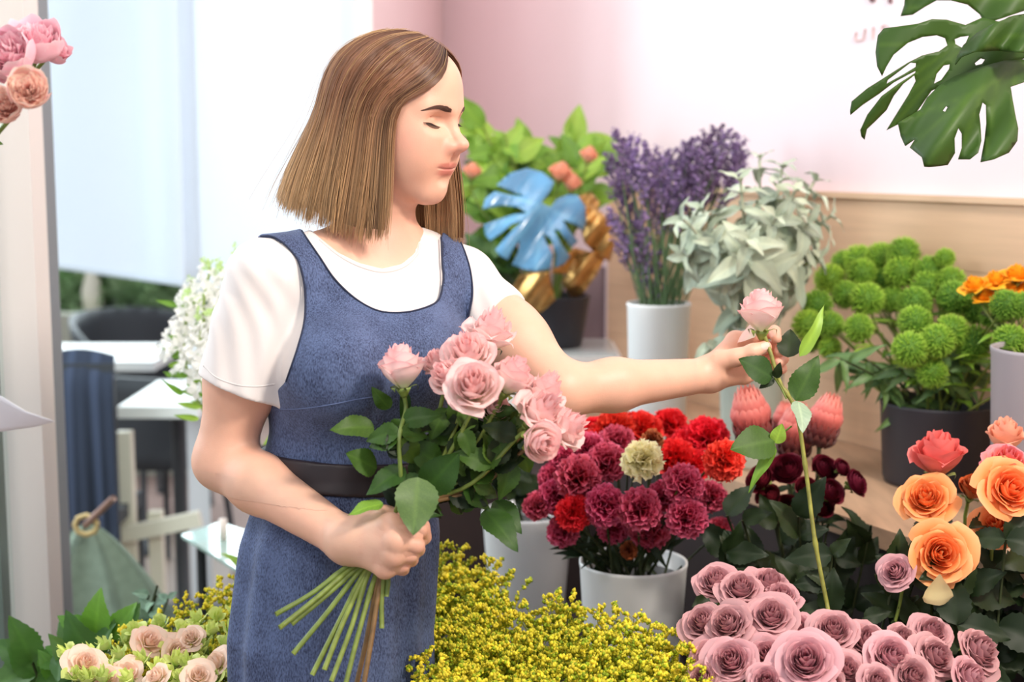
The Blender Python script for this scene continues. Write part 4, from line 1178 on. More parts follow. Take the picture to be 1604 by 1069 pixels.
floor_bucket('ran', 'black bucket under the dark red buttercup flowers', 1300, 2.40, .09, .5)
floor_bucket('lis', 'black bucket under the peach and lime flowers', 250, 2.02, .13)
floor_bucket('gre', 'black bucket under the green leafy sprigs', 105, 2.35, .11)
q = plan(432, 2.62); z_ = P(432, 705, 2.62)[2]; bucket('slender vase hidden behind her waist, holding the white stock', q, 0, .035, .045, z_, BB_, 'vase', 'vase'); FB['sto'] = (q[0], q[1], z_ - .06)

ORD = ['first', 'second', 'third', 'fourth', 'fifth', 'sixth', 'seventh', 'eighth', 'ninth', 'tenth', 'eleventh', 'twelfth', 'thirteenth', 'fourteenth']
def rank(pts, rows, what, of):
    """label for each point by its row from the top and its rank from the left"""
    idx = sorted(range(len(pts)), key=lambda i: pts[i][1]); n = len(pts); out = [None] * n; per = math.ceil(n / rows)
    chunks = [idx[i:i + per] for i in range(0, n, per)]; m = len(chunks)
    for k, ch in enumerate(chunks):
        rn = 'top' if k == 0 else ('bottom' if k == m - 1 else ORD[k])
        ch = sorted(ch, key=lambda i: pts[i][0])
        for j, i in enumerate(ch):
            pos = 'leftmost' if j == 0 else ('rightmost' if j == len(ch) - 1 else ORD[j] + ' from left')
            out[i] = '%s, %s in the %s row of %s' % (what, pos, rn, of)
    return out
def inb(b, r=.5, z=.06, seed=0):
    q = random.Random(seed); a = q.random() * 6.28; rr = r * math.sqrt(q.random()); return np.array([b[0] + rr * math.cos(a), b[1] + rr * math.sin(a), z])

# ================================================================== carnations
CR1 = mat('carnation_crimson', 'CE1C48', .6, attr=True, trans=.12, rand=.12); CR2 = mat('carnation_scarlet', 'EE2626', .6, attr=True, trans=.15, rand=.10)
CR3 = mat('carnation_cream', 'FFF6C4', .6, attr=True, trans=.15)
CR4 = mat('carnation_coral', 'FF4A38', .6, attr=True, trans=.15)
CARN = [frill_mesh('bloom', i, 60, (.35, .25, .4), (.85, .75, .8), (1.5, 17, 5.2)) for i in range(3)]
CARR = [frill_mesh('bloom', 10 + i, 60, (.6, .4, .4), (1, 1, 1), (1.05, 1.6, 1.6), .12) for i in range(3)]
CARY = frill_mesh('bloom', 20, 40, (.9, .85, .6), (1, 1, 1), (1.05, 1.05, 1.2), .10)
crim = [(905, 745, 38, 2.33), (868, 775, 30, 2.36), (840, 790, 24, 2.36), (880, 830, 27, 2.36), (950, 720, 34, 2.36), (947, 790, 36, 2.30), (1003, 795, 36, 2.28), (1072, 755, 34, 2.28),
        (1078, 808, 34, 2.27), (1018, 828, 34, 2.36), (960, 826, 26, 2.38), (918, 700, 30, 2.40), (885, 715, 28, 2.40), (966, 690, 32, 2.42), (1130, 830, 24, 2.42), (1040, 775, 26, 2.36), (1116, 775, 28, 2.42), (866, 745, 26, 2.40)]
labs = rank(crim, 4, 'crimson pink-edged carnation', 'crimson blooms')
for i, (x, y, s, d) in enumerate(crim):
    p = P(x, y, d); r_ = s * d / FPX; ax = (p - np.array([b1[0], b1[1] + .02, b1[2] - .12])); ax = unit(unit(ax) + D(0, .15, .7))
    flower('carnation', labs[i], 'carnation', 'crimson carnations in the white bucket', p - ax * r_ * .3, ax, r_ * 1.12, CARN[i % 3], CR1, inb(b1, .05, b1[2] - .09, i), .002, STEMD, True, 0, seed=i)
scar = [(1005, 670, 34, 2.48), (965, 668, 34, 2.46), (1050, 660, 28, 2.52), (1110, 680, 36, 2.46), (1060, 715, 34, 2.42), (1090, 725, 26, 2.42), (1020, 708, 30, 2.44), (985, 702, 28, 2.46), (945, 683, 28, 2.46), (898, 800, 30, 2.31), (930, 670, 24, 2.50), (1078, 690, 26, 2.48)]
labs = rank(scar, 3, 'scarlet red carnation', 'scarlet blooms')
for i, (x, y, s, d) in enumerate(scar):
    p = P(x, y, d); r_ = s * d / FPX; ax = unit(unit(p - np.array([b1[0], b1[1], b1[2] - .12])) + D(0, .2, .6))
    flower('carnation', labs[i], 'carnation', 'scarlet carnations in the white bucket', p - ax * r_ * .3, ax, r_ * 1.15, CARR[i % 3], CR2, inb(b1, .05, b1[2] - .09, 40 + i), .002, STEMD, True, 0, seed=i + 50)
p = P(1132, 722, 2.30); flower('carnation', 'large coral red carnation at the right of the bunch, facing forward', 'carnation', None, p, D(.3, .1, 1), .040, CARR[0], CR4, inb(b1, .05, b1[2] - .09, 81), .002, STEMD, seed=9)
p = P(1007, 722, 2.28); flower('carnation', 'pale yellow carnation amid the red ones', 'carnation', None, p, D(0, .6, 1), .040, CARY, CR3, inb(b1, .05, b1[2] - .09, 82), .002, STEMD, seed=10)
WIL = mat('wilted_orange', 'B4562E', .8, attr=True, noise=.3)
for x, y, s, l in ((985, 862, .016, 'wilted rusty orange bloom hanging over the white bucket rim'), (1022, 690, .02, 'orange bloom peeking out behind the pale yellow carnation')):
    flower('carnation', l, 'carnation', None, P(x, y, 2.36), D(0, -.2, 1), s * 1.3, CARR[1], WIL, inb(b1, .05, b1[2] - .09, x), .002, STEMD, scale=(.8, .8, 1.4), seed=12)
def foliage(name, label, cat, base, lo, hi, dd, n, m, L, mesh=None, seed=1, group=None, up=.5, stems=True, sm=None):
    """a leafy sprig bundle: stems from base up to points in a picture region, leaves all along"""
    r = random.Random(seed); t = thing(name, label, cat, base, group); sp = []
    for k in range(max(3, n // 7)):
        e = P(r.uniform(lo[0], hi[0]), r.uniform(lo[1], hi[1]), r.uniform(*dd)); sp.append(bez([base, (np.array(base) * .4 + e * .6) + [0, 0, .02], e], 12))
        if stems: MB().tube(sp[-1], .0022, 5).build('stem', sm or STEMD, t)
    for k in range(n):
        p = sp[k % len(sp)]; q = p[r.randrange(6, 12)]; a = r.random() * 6.28
        d = CR * math.cos(a) + CU * (math.sin(a) * .7 + up) - CV * r.uniform(-.3, .7)
        put_leaf(t, q, d, -CV + CU * .5 + CR * r.gauss(0, .4), L * r.uniform(.7, 1.3), m, mesh or LEAVES[k % 3])
    return t
foliage('carnation_greens', 'dark narrow leaves under the red carnations', 'foliage', (b1[0], b1[1], b1[2] - .08), (890, 800), (1100, 865), (2.34, 2.5), 60, LEAFD, .05, SLIM[0], 3, up=.3)
foliage('leafy_sprig', 'dark leaves standing in the rear white bucket', 'foliage', (b2[0], b2[1], b2[2] - .08), (770, 700), (880, 790), (2.75, 2.95), 36, LEAFD, .06, None, 4)

# ================================================================== mauve roses
MAUV = mat('mauve_petal', 'D6A6AC', .6, attr=True, trans=.26, rand=.10)
RM = [rose_mesh('bloom', 100 + i, 38, 1.05, .62 + .1 * (i % 3), (.80, .80, .60), (1, 1, 1), (1.22, 1.15, 1.08), (.72, .50, .58), curl=.34, ruf=.045) for i in range(4)]
mau = [(1122, 912, 34, 2.05), (1160, 922, 34, 2.02), (1205, 915, 36, 2.05), (1222, 935, 30, 2.02), (1100, 975, 32, 1.98), (1140, 978, 36, 1.95), (1208, 965, 38, 1.95), (1112, 1030, 34, 1.93), (1145, 1035, 38, 1.88),
       (1200, 1028, 34, 1.90), (1262, 1035, 48, 1.84), (1305, 988, 36, 1.92), (1250, 985, 28, 1.96), (1358, 1005, 36, 1.92), (1325, 1050, 32, 1.86), (1397, 1030, 40, 1.88), (1412, 1000, 26, 1.95), (1460, 990, 32, 2.00), (1466, 1028, 36, 1.93),
       (1430, 1060, 34, 1.86), (1535, 1020, 38, 1.95), (1200, 1066, 28, 1.84), (1375, 1068, 28, 1.84), (1520, 1062, 34, 1.90), (1300, 1070, 24, 1.84), (1100, 1062, 26, 1.88)]
labs = rank(mau, 4, 'mauve rose', 'the mauve bunch')
mc = P(1290, 1180, 1.95)
for i, (x, y, s, d) in enumerate(mau):
    p = P(x, y, d); r_ = s * d / FPX; ax = unit(unit(p - mc) * .7 + D(random.Random(i).gauss(0, .18), .35, .9))
    flower('rose', labs[i], 'rose', 'mauve roses in the foreground', p - ax * r_ * .55, ax, r_ * 1.08, RM[i % 4], MAUV, inb(FB['mau'], .09, FB['mau'][2], i + 200), .0025, STEMM, True, 2, LEAFD, .045, seed=200 + i)
p = P(1414, 905, 2.03); flower('rose', 'single mauve rose behind, left of the orange rose', 'rose', None, p - D(0, 0, 1) * .02, D(-.5, .4, .6), .027, RM[1], MAUV, inb(FB['mau'], .08, FB['mau'][2], 300), .0025, seed=300)
foliage('leafy_sprig', 'dark rose leaves behind the mauve roses', 'foliage', tuple(FB['mau']), (1240, 870), (1480, 1000), (2.0, 2.15), 60, LEAFD, .055, None, 6)
foliage('leafy_sprig', 'dark rose leaves above the mauve roses, below the dark red flowers', 'foliage', tuple(FB['ran']), (1120, 800), (1420, 930), (2.2, 2.4), 90, LEAFD, .06, None, 7)

# ================================================================== orange and coral roses
ORA = mat('orange_petal', 'FFA05C', .55, attr=True, trans=.2, rand=.05); COR = mat('coral_petal', 'F08078', .55, attr=True, trans=.2); PCH = mat('peach_petal', 'F6B89A', .55, attr=True, trans=.2)
RO = [rose_mesh('bloom', 130 + i, 26, 1.05, .65 + .12 * (i % 2), (.9, 1.0, .6), (1, 1, 1), (1.05, 1.35, 1.9), (1, .80, .70), curl=.36, ruf=.045) for i in range(3)]
RB = [rose_mesh('bloom', 140 + i, 20, 1.7, .18, (.95, 1.4, .8), (1, 1, 1), (1.1, 1.05, 1.1), r0=.18, curl=.35, ruf=.03) for i in range(3)]
oc = P(1540, 1100, 2.15)
for i, (x, y, s, d, ax, L, M_, ms) in enumerate([
    (1450, 780, 43, 2.12, D(-.25, .55, .8), 'orange rose under the coral rose, left in the orange group', ORA, RO[0]),
    (1473, 868, 50, 2.03, D(-.05, .25, 1), 'large open orange rose, lowest of the group, facing forward', ORA, RO[1]),
    (1583, 766, 48, 2.06, D(.1, .4, 1), 'large ruffled orange rose at the right edge', ORA, RO[0]),
    (1560, 822, 38, 2.10, D(-.5, .45, .7), 'orange rose half turned left, below the ruffled one', ORA, RO[2]),
    (1525, 765, 26, 2.20, D(.1, .5, .3), 'small rusty orange rose behind the other orange roses', mat('rust_petal', 'C9622E', .6, attr=True), RB[0]),
    (1470, 715, 46, 2.16, D(-.1, 1, .30), 'coral rose bud, topmost left in the orange group', COR, RB[1]),
    (1578, 722, 40, 2.10, D(.0, .8, .55), 'pink edged coral rose just above the ruffled orange one', COR, RO[1]),
    (1575, 685, 34, 2.18, D(0, 1, .3), 'peach rose topmost at the right edge', PCH, RB[2])]):
    p = P(x, y, d); r_ = s * d / FPX
    flower('rose', L, 'rose', None, p - ax * r_ * (.5 if ms in RO else .75), ax, r_ * (1.02 if ms in RO else 1.0), ms, M_, inb(FB['ora'], .07, FB['ora'][2], i + 400), .003, STEMM, True, 3, LEAFD, .06, seed=400 + i)
lp = thing('fallen_petal', 'pale cream petal folded down under the large open orange rose', 'petal', P(1472, 900, 2.0))
m = MB(); petal(m, 0, .9, .6, 1.0, .1, .2, .1, (1, 1, 1), (1, 1, 1), (1, 1, 1)); o = m.build('petal', mat('cream_petal', 'F4E2A8', .6, attr=True, trans=.2), lp, world=False)
o.rotation_mode = 'QUATERNION'; o.rotation_quaternion = frame(D(0, -1, .25), -CV * -1).to_quaternion(); o.scale = (.045,) * 3
foliage('leafy_sprig', 'dark glossy rose leaves under the orange roses', 'foliage', tuple(FB['ora']), (1470, 830), (1620, 1010), (2.0, 2.2), 80, LEAFD, .075, None, 8)

# ================================================================== ranunculus, proteas
RAN = mat('ranunculus_petal', '6A1428', .5, attr=True, rand=.15); RR_ = [rose_mesh('bloom', 150 + i, 34, .95, .15, (.6, .6, .6), (1, 1, 1), (1.35, 1.4, 1.3), (.6, .5, .6), curl=.1, tight=.9) for i in range(2)]
ran = [(1232, 738, 24), (1192, 752, 20), (1232, 800, 22), (1300, 772, 20), (1338, 758, 20), (1285, 795, 18), (1290, 735, 20), (1205, 780, 18), (1262, 765, 16), (1318, 735, 14)]
labs = rank(ran, 3, 'dark red buttercup flower', 'the dark red group')
for i, (x, y, s) in enumerate(ran):
    d = 2.34 + .05 * random.Random(i).random(); p = P(x, y, d); ax = unit(D((x - 1260) / 100, .5, .7)); r_ = s * d / FPX
    flower('ranunculus', labs[i], 'flower', 'dark red buttercup flowers', p - ax * r_ * .4, ax, r_ * 1.35, RR_[i % 2], RAN, inb(FB['ran'], .05, FB['ran'][2], i + 500), .002, STEMD, True, 3, LEAFD, .05, seed=500 + i, leaf_mesh=LEAVES[0])
for i, (x, y, tx, ty, L) in enumerate([(1335, 745, 1338, 708, 0), (1375, 765, 1330, 775, 0), (1300, 790, 1345, 830, 0), (1350, 790, 1385, 768, 0), (1320, 800, 1330, 770, 0)]):
    pass
PRO = mat('protea_bract', 'E4786E', .6, attr=True, trans=.1, sheen=.3); PM = [protea_mesh(i) for i in range(2)]
for i, (x, y, s, L) in enumerate([(1180, 650, 40, 'pink protea left behind the held rose stem'), (1288, 655, 34, 'pink protea rightmost, on a dark scaly base'), (1245, 672, 36, 'pink protea in the middle, crossed by the held rose stem'), (1228, 655, 22, 'small pale protea tip between the larger proteas')]):
    d = 2.42 + .04 * i; ax = D((x - 1230) / 220, 1, .25); r_ = s * d / FPX
    flower('protea', L, 'protea', None, P(x, y + s * .5, d), ax, r_ * 1.15, PM[i % 2], PRO, inb(FB['ran'], .05, FB['ran'][2], i + 600), .004, STEMD, False, 4, LEAFD, .06, seed=600 + i, leaf_mesh=SLIM[1], scale=(1, 1, 1.2))

# ================================================================== green pompons and the yellow flowers behind
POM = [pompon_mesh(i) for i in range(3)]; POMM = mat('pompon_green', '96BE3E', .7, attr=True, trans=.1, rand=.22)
pom = [(1415, 398, 26, 3.0), (1380, 405, 25, 2.95), (1345, 408, 24, 3.0), (1350, 430, 24, 2.9), (1412, 428, 27, 2.85), (1457, 425, 24, 2.9), (1490, 440, 22, 2.95), (1300, 438, 24, 2.95), (1325, 462, 22, 2.85), (1280, 478, 24, 2.85),
       (1358, 470, 27, 2.78), (1400, 470, 22, 2.85), (1452, 450, 25, 2.78), (1495, 468, 28, 2.70), (1432, 477, 27, 2.72), (1433, 505, 26, 2.66), (1345, 515, 23, 2.72), (1300, 510, 22, 2.78), (1265, 510, 24, 2.80), (1425, 548, 28, 2.60),
       (1468, 535, 27, 2.60), (1490, 520, 27, 2.62), (1525, 538, 28, 2.62), (1460, 585, 24, 2.62), (1530, 485, 26, 2.72), (1582, 535, 27, 2.60), (1575, 478, 24, 2.75), (1600, 480, 22, 2.75), (1322, 412, 20, 3.02), (1595, 600, 22, 2.55), (1300, 545, 18, 2.78), (1555, 495, 22, 2.75), (1480, 405, 16, 3.05), (1385, 440, 20, 2.9), (1272, 535, 18, 2.82)]
labs = rank(pom, 6, 'green pompon flower', 'the green bunch')
for i, (x, y, s, d) in enumerate(pom):
    d = min(d - .02, wd_at(x) - .09 - s * d / FPX, 9 if x < 1560 else 2.5); p = P(x, y, d); r_ = s * d / FPX; foot = inb(b3, .06, b3[2] - .06, i + 700); ax = unit(p - foot + D(0, .2, .5) * .1)
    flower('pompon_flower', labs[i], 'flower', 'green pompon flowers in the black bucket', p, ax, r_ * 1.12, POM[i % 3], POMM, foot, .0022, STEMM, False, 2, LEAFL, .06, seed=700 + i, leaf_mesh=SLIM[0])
foliage('pompon_greens', 'narrow drooping leaves under the green pompons', 'foliage', (b3[0], b3[1], b3[2] - .04), (1270, 540), (1570, 640), (2.6, 2.75), 90, mat('pompon_leaf', '55743E', .5, attr=True, rand=.25), .07, SLIM[0], 9, up=-.3)
YEL = mat('yellow_petal', 'FFB21E', .6, attr=True, trans=.2)
yel = [(1530, 455, 22), (1560, 448, 22), (1592, 440, 24), (1545, 470, 18), (1580, 460, 20), (1606, 462, 20)]
labs = rank(yel, 2, 'deep yellow rose', 'the yellow roses')
for i, (x, y, s) in enumerate(yel):
    d = 2.57; flower('rose', labs[i], 'rose', 'deep yellow roses at the right edge', P(x, y + 2, d), D((x - 1600) / 150, 1, .35), s * d / FPX * 1.1, RO[i % 3], YEL, inb(b6, .05, b6[2] - .09, i + 800), .0025, STEMM, True, 2, LEAFM, .05, seed=800 + i)

# ================================================================== purple statice
SPK = [spike_mesh(i) for i in range(3)]; STA = mat('statice_floret', 'A48CB2', .8, attr=True, rand=.3)
rs = random.Random(21); sta = []
for k in range(72):
    x = rs.uniform(945, 1165); edge = np.interp(x, [945, 965, 1000, 1060, 1120, 1165], [255, 205, 225, 235, 205, 200]); y = edge + rs.random() ** 1.5 * (170 if x < 1060 else 75)
    sta.append((x, y, rs.uniform(3.0, 3.25)))
for i, (x, y, d) in enumerate(sta):
    p = P(x, y, d); foot = inb(b4, .035, b4[2] - .06, i + 900); t = thing('statice_stem', 'purple statice stem, one of the bunch in the tall white pot', 'flower', foot, 'purple statice in the tall white pot')
    L = .17 + .03 * rs.random(); ax = unit(p - foot + np.array([0, 0, .05])); b = p - ax * L
    o = put('flower_spike', SPK[i % 3], t, b, frame(ax), L * 1.08, rs.random() * 6)
    if not SPK[i % 3].materials: SPK[i % 3].materials.append(STA)
    MB().tube(bez([foot, (foot + b) / 2 + [0, 0, .01], b + ax * L * .4], 7), .0018, 5).build('stem', mat('statice_stem_green', '5E7A50', .7), t)

# ================================================================== lamb's ear
EAR = mat('felt_leaf', 'B6C2AA', .85, attr=True, sheen=.6, rand=.28, bump=.3, bscale=900)
EARM = [leaf_mesh('leaf', .36 + .05 * i, .35, .35 + .25 * i, 0, 30 + i, 14, 7, .6, .04, .18) for i in range(3)]
for e in EARM: e.materials.append(EAR)
EST = mat('felt_stem', 'B8BDA4', .85, sheen=.5)
ears = [(1070, 345, 2.72, -.9, .35, .5), (1100, 330, 2.80, -.6, .8, .3), (1160, 285, 2.74, -.2, 1, .5), (1172, 375, 2.62, 0, .45, 1), (1170, 400, 2.66, -.3, -.2, 1), (1225, 265, 2.80, .1, 1, .3), (1275, 285, 2.85, .5, .9, .2), (1245, 300, 2.76, .3, .8, .7),
        (1215, 340, 2.70, .2, .5, 1), (1265, 350, 2.76, .5, .4, .8), (1300, 340, 2.88, .9, .4, .3), (1120, 380, 2.70, -.5, .1, .8), (1075, 400, 2.76, -.8, -.3, .6), (1230, 410, 2.74, .4, -.2, .9), (1280, 400, 2.84, .8, -.2, .5), (1135, 450, 2.74, -.5, -.8, .6), (1190, 250, 2.86, 0, 1, .1), (1215, 455, 2.80, .4, -.7, .7)]
labs = rank(ears, 4, 'silvery lambs ear sprig', 'the silvery bunch')
for i, (x, y, d, ar, au, at_) in enumerate(ears):
    p = P(x, y, d); foot = inb(b5, .03, b5[2] - .05, i + 950); ax = D(ar, au, at_); t = thing('lambs_ear_sprig', labs[i], 'sprig', foot, 'silvery lambs ear sprigs')
    path = bez([foot, foot + (p - foot) * .5 + [0, 0, .03], p - ax * .05, p], 16); MB().tube(path, .0032, 6).build('stem', EST, t)
    X = unit(np.cross(ax, [.3, .2, 1])); Y = np.cross(ax, X); re = random.Random(i)
    for k in range(12):
        lv = k // 3; b = path[-1 - lv * 2]; a = (k % 3) * 2.09 + lv * 1.35 + re.random() * .4; sd = X * math.cos(a) + Y * math.sin(a); op = .45 + .5 * lv / 3
        L = (.030 + .014 * lv) * (.85 + .4 * re.random()); dd = unit(ax * (1 - op) + sd * op * 1.2 + D(0, -.25, .0) * lv * .12)
        put('leaf', EARM[re.randrange(3)], t, b, (lambda d_, z_: Matrix(((d_[0], np.cross(z_, d_)[0], z_[0]), (d_[1], np.cross(z_, d_)[1], z_[1]), (d_[2], np.cross(z_, d_)[2], z_[2]))))(dd, unit(ax - dd * (ax @ dd))), L * 1.32)
lowe = foliage('lambs_ear_sprig', 'pale curled lambs ear leaves hanging left above the hand', 'foliage', (b5[0], b5[1], b5[2] - .03), (1095, 470), (1160, 540), (2.72, 2.8), 26, EAR, .06, EARM[2], 15, up=-.6, sm=EST)

# ================================================================== leaf plants behind: blue leaf, gold leaves, green foliage
foliage('leafy_bouquet', 'bright green leafy plant above the blue leaf', 'foliage', (b7[0], b7[1], b7[2] - .05), (735, 185), (950, 330), (3.50, 3.75), 210, mat('lime_leaf', '86AE42', .5, attr=True, trans=.35, rand=.3), .085, None, 16, sm=STEMM)
foliage('leafy_bouquet', 'dark green foliage between her hair and the blue leaf', 'foliage', (b7[0] - .02, b7[1], b7[2] - .05), (725, 240), (800, 450), (3.55, 3.75), 60, mat('mid_leaf', '466B32', .5, attr=True, rand=.3), .08, None, 17)
for i, (x, y, s, L) in enumerate([(920, 255, 16, 'pale pink tulip bud topmost above the blue leaf'), (875, 285, 20, 'peach pink bloom right above the blue leaf'), (893, 300, 18, 'dusty pink bloom beside the blue leaf edge'), (738, 280, 16, 'pale pink bloom beside her lips')]):
    flower('tulip', L, 'flower', None, P(x, y, 3.45), D(.2, 1, .5), s * 3.45 / FPX, RB[i % 3], PCH, (b7[0], b7[1], b7[2] - .05), .002, seed=970 + i)
def monstera(name, label, poly, holes, dep, m, up_off, parent_pos, stemto, vein=None, col=None, cat='leaf', tilt=(0, 0), bulge=.02, step=7, sm=None):
    A = np.array(poly, float); c = A.mean(0); R = np.abs(A - c).max()
    def to3(a, b):
        u, v = (a - c[0]) / R, (b - c[1]) / R
        return P(a, b, dep + tilt[0] * u + tilt[1] * v + bulge * (u * u + v * v) + .35 * bulge * math.sin(u * 7 + v * 5))
    vv = vein or []
    def colf(a, b):
        k = 0
        for (x0, y0, x1, y1) in vv:
            ex, ey = x1 - x0, y1 - y0; t_ = max(0, min(1, ((a - x0) * ex + (b - y0) * ey) / (ex * ex + ey * ey))); dq = math.hypot(a - x0 - t_ * ex, b - y0 - t_ * ey); k = max(k, math.exp(-(dq / 3.2) ** 2))
        return (1 + .5 * k, 1 + .35 * k, 1 + .2 * k)
    base = to3(*parent_pos); t = thing(name, label, cat, base if stemto is None else stemto)
    o = shape_mesh('blade', poly, holes, to3, step, colf=colf).build('blade', m, t)
    md = o.modifiers.new('thick', 'SOLIDIFY'); md.thickness = .0012
    if stemto is not None: MB().tube(bez([stemto, (np.array(stemto) + base) / 2 + [0, 0, .02], base], 8), .003, 7).build('petiole', sm or STEMM, t)
    return t
BLUE = mat('blue_lacquer', '5890B8', .28, attr=True, noise=.15, nscale=18, coat=.6); GOLD = mat('gold_lacquer', 'C89A5C', .30, metal=.75, noise=.2, nscale=25)
bl = [(848, 318), (862, 300), (868, 285), (850, 270), (825, 264), (798, 272), (778, 290), (800, 300), (822, 308), (800, 306), (775, 300), (760, 312), (756, 328), (785, 322), (812, 325), (826, 334), (805, 336), (778, 345), (758, 352), (760, 368), (768, 378),
      (785, 366), (802, 352), (818, 348), (806, 358), (790, 375), (776, 392), (785, 402), (795, 408), (804, 390), (814, 376), (812, 395), (802, 415), (820, 422), (840, 426), (862, 421), (866, 400), (856, 380), (850, 366), (864, 376), (872, 400), (870, 420), (884, 414), (893, 402), (880, 385), (868, 360), (876, 362), (888, 378), (895, 388), (905, 378), (890, 360), (882, 345), (900, 352), (914, 362), (918, 345), (917, 325), (905, 306), (890, 305), (872, 312), (862, 325)]
bp = P(845, 330, 3.36)
monstera('painted_leaf', 'blue lacquered split leaf with swiss cheese slots in the black pot', bl, [], 3.36, BLUE, 0, (848, 322), np.array([b7[0], b7[1], b7[2] - .05]), [(850, 325, 768, 295), (850, 325, 762, 360), (850, 325, 790, 400), (850, 325, 840, 422), (850, 325, 885, 400), (850, 325, 912, 350), (850, 325, 905, 312)], tilt=(.02, -.03), bulge=.03, step=4)
gd = [([(800, 455), (815, 430), (850, 425), (880, 430), (905, 425), (925, 395), (900, 388), (880, 405), (860, 430), (870, 470), (850, 488), (838, 495), (822, 480)], 3.42, 'gold leaf lowest, hanging over the black pot rim'),
      ([(905, 400), (940, 392), (950, 400), (935, 430), (912, 462), (895, 470), (880, 440)], 3.46, 'gold leaf to the right below the blue leaf'),
      ([(905, 330), (925, 318), (955, 345), (962, 385), (955, 410), (935, 400), (915, 380)], 3.44, 'pale gold leaf right beside the blue leaf'),
      ([(900, 310), (925, 300), (940, 318), (930, 345), (912, 345)], 3.47, 'small pale gold leaf above the others')]
for po, d, L in gd: monstera('gilded_leaf', L, po, [], d, GOLD, 0, po[0], np.array([b7[0], b7[1], b7[2] - .05]), tilt=(.03, .03), bulge=.04, step=6)

# ================================================================== large hanging monstera leaves, top right
K = 2.672
def kk(L): return [(1220 + a / K, b / K) for a, b in L]
MON = mat('monstera_blade', '34501A', .5, attr=True, noise=.12, nscale=12, trans=.10, spec=.3)
root = P(1690, 40, 2.05)
monstera('monstera_leaf', 'large dark split leaf lowest at top right, tips pointing down', kk([(1110, 235), (1026, 250), (940, 255), (840, 285), (740, 320), (670, 360), (620, 410), (592, 460), (540, 490), (497, 515), (510, 570), (530, 612), (575, 580), (550, 620), (600, 660), (608, 698), (650, 697), (705, 690), (735, 640), (733, 580), (750, 535), (765, 560), (765, 620), (750, 668), (800, 668), (835, 640), (848, 590), (846, 560), (836, 480), (850, 428), (866, 440), (868, 520), (862, 590), (845, 680), (900, 668), (960, 640), (995, 590), (1000, 540), (985, 450), (968, 365), (1026, 345), (1110, 330)]),
         [kk([(685, 465), (700, 445), (708, 452), (698, 470)])], 1.98, MON, 0, (1625, 92), root, [(1604, 100, 1520, 150), (1520, 150, 1455, 255), (1520, 150, 1420, 235), (1560, 125, 1545, 240), (1540, 140, 1500, 245), (1590, 105, 1585, 200), (1520, 150, 1410, 190)], tilt=(-.02, -.06), bulge=.05)
monstera('monstera_leaf', 'dark split leaf behind, its narrow fingers pointing down left', kk([(1040, 120), (850, 75), (780, 105), (700, 82), (640, 80), (580, 100), (500, 112), (440, 120), (415, 150), (405, 220), (412, 280), (432, 320), (450, 280), (480, 230), (540, 180), (600, 155), (660, 148), (695, 160), (705, 190), (670, 215), (600, 232), (540, 262), (480, 300), (430, 332), (370, 370), (305, 425), (298, 465), (300, 482), (350, 440), (420, 392), (480, 345), (540, 312), (572, 296), (570, 305), (500, 350), (430, 402), (370, 480), (340, 545), (345, 572), (358, 585), (368, 540), (400, 510), (450, 460), (480, 400), (520, 350), (566, 315), (572, 340), (540, 400), (490, 480), (450, 545), (500, 520), (570, 480), (640, 380), (760, 330), (860, 300), (1040, 240)]),
         [kk([(735, 165), (760, 155), (795, 150), (780, 185), (765, 200), (738, 185)]), kk([(650, 350), (660, 310), (690, 275), (715, 270), (712, 290), (680, 335)]), kk([(820, 265), (845, 245), (862, 250), (850, 268), (825, 275)]), kk([(450, 350), (455, 335), (550, 262), (574, 265), (572, 280), (520, 312)])], 2.10, MON, 0, (1600, 60), root, [(1600, 60, 1500, 70), (1500, 70, 1380, 70), (1500, 70, 1340, 175), (1500, 80, 1360, 200), (1500, 80, 1400, 195)], tilt=(-.03, .02), bulge=.03, step=6)
monstera('monstera_leaf', 'dark leaf at the very top right, cut by the frame', kk([(530, -60), (525, 20), (510, 68), (560, 62), (610, 30), (660, 2), (720, 2), (790, 20), (840, 60), (862, 100), (940, 75), (1026, 45), (1100, 30), (1100, -60)]), [], 2.16, MON, 0, (1620, 0), root, [(1610, 0, 1500, 0), (1500, 0, 1420, 15)], tilt=(-.02, 0), bulge=.03)
monstera('monstera_leaf', 'smaller dark leaf right, overlapping the middle one', kk([(740, 272), (750, 235), (775, 190), (830, 140), (900, 100), (980, 65), (1030, 60), (1110, 80), (1110, 225), (1026, 222), (900, 212), (820, 218), (765, 240)]), [], 2.00, MON, 0, (1628, 55), root, [(1620, 55, 1570, 60), (1570, 60, 1500, 98)], tilt=(-.02, -.02), bulge=.05)

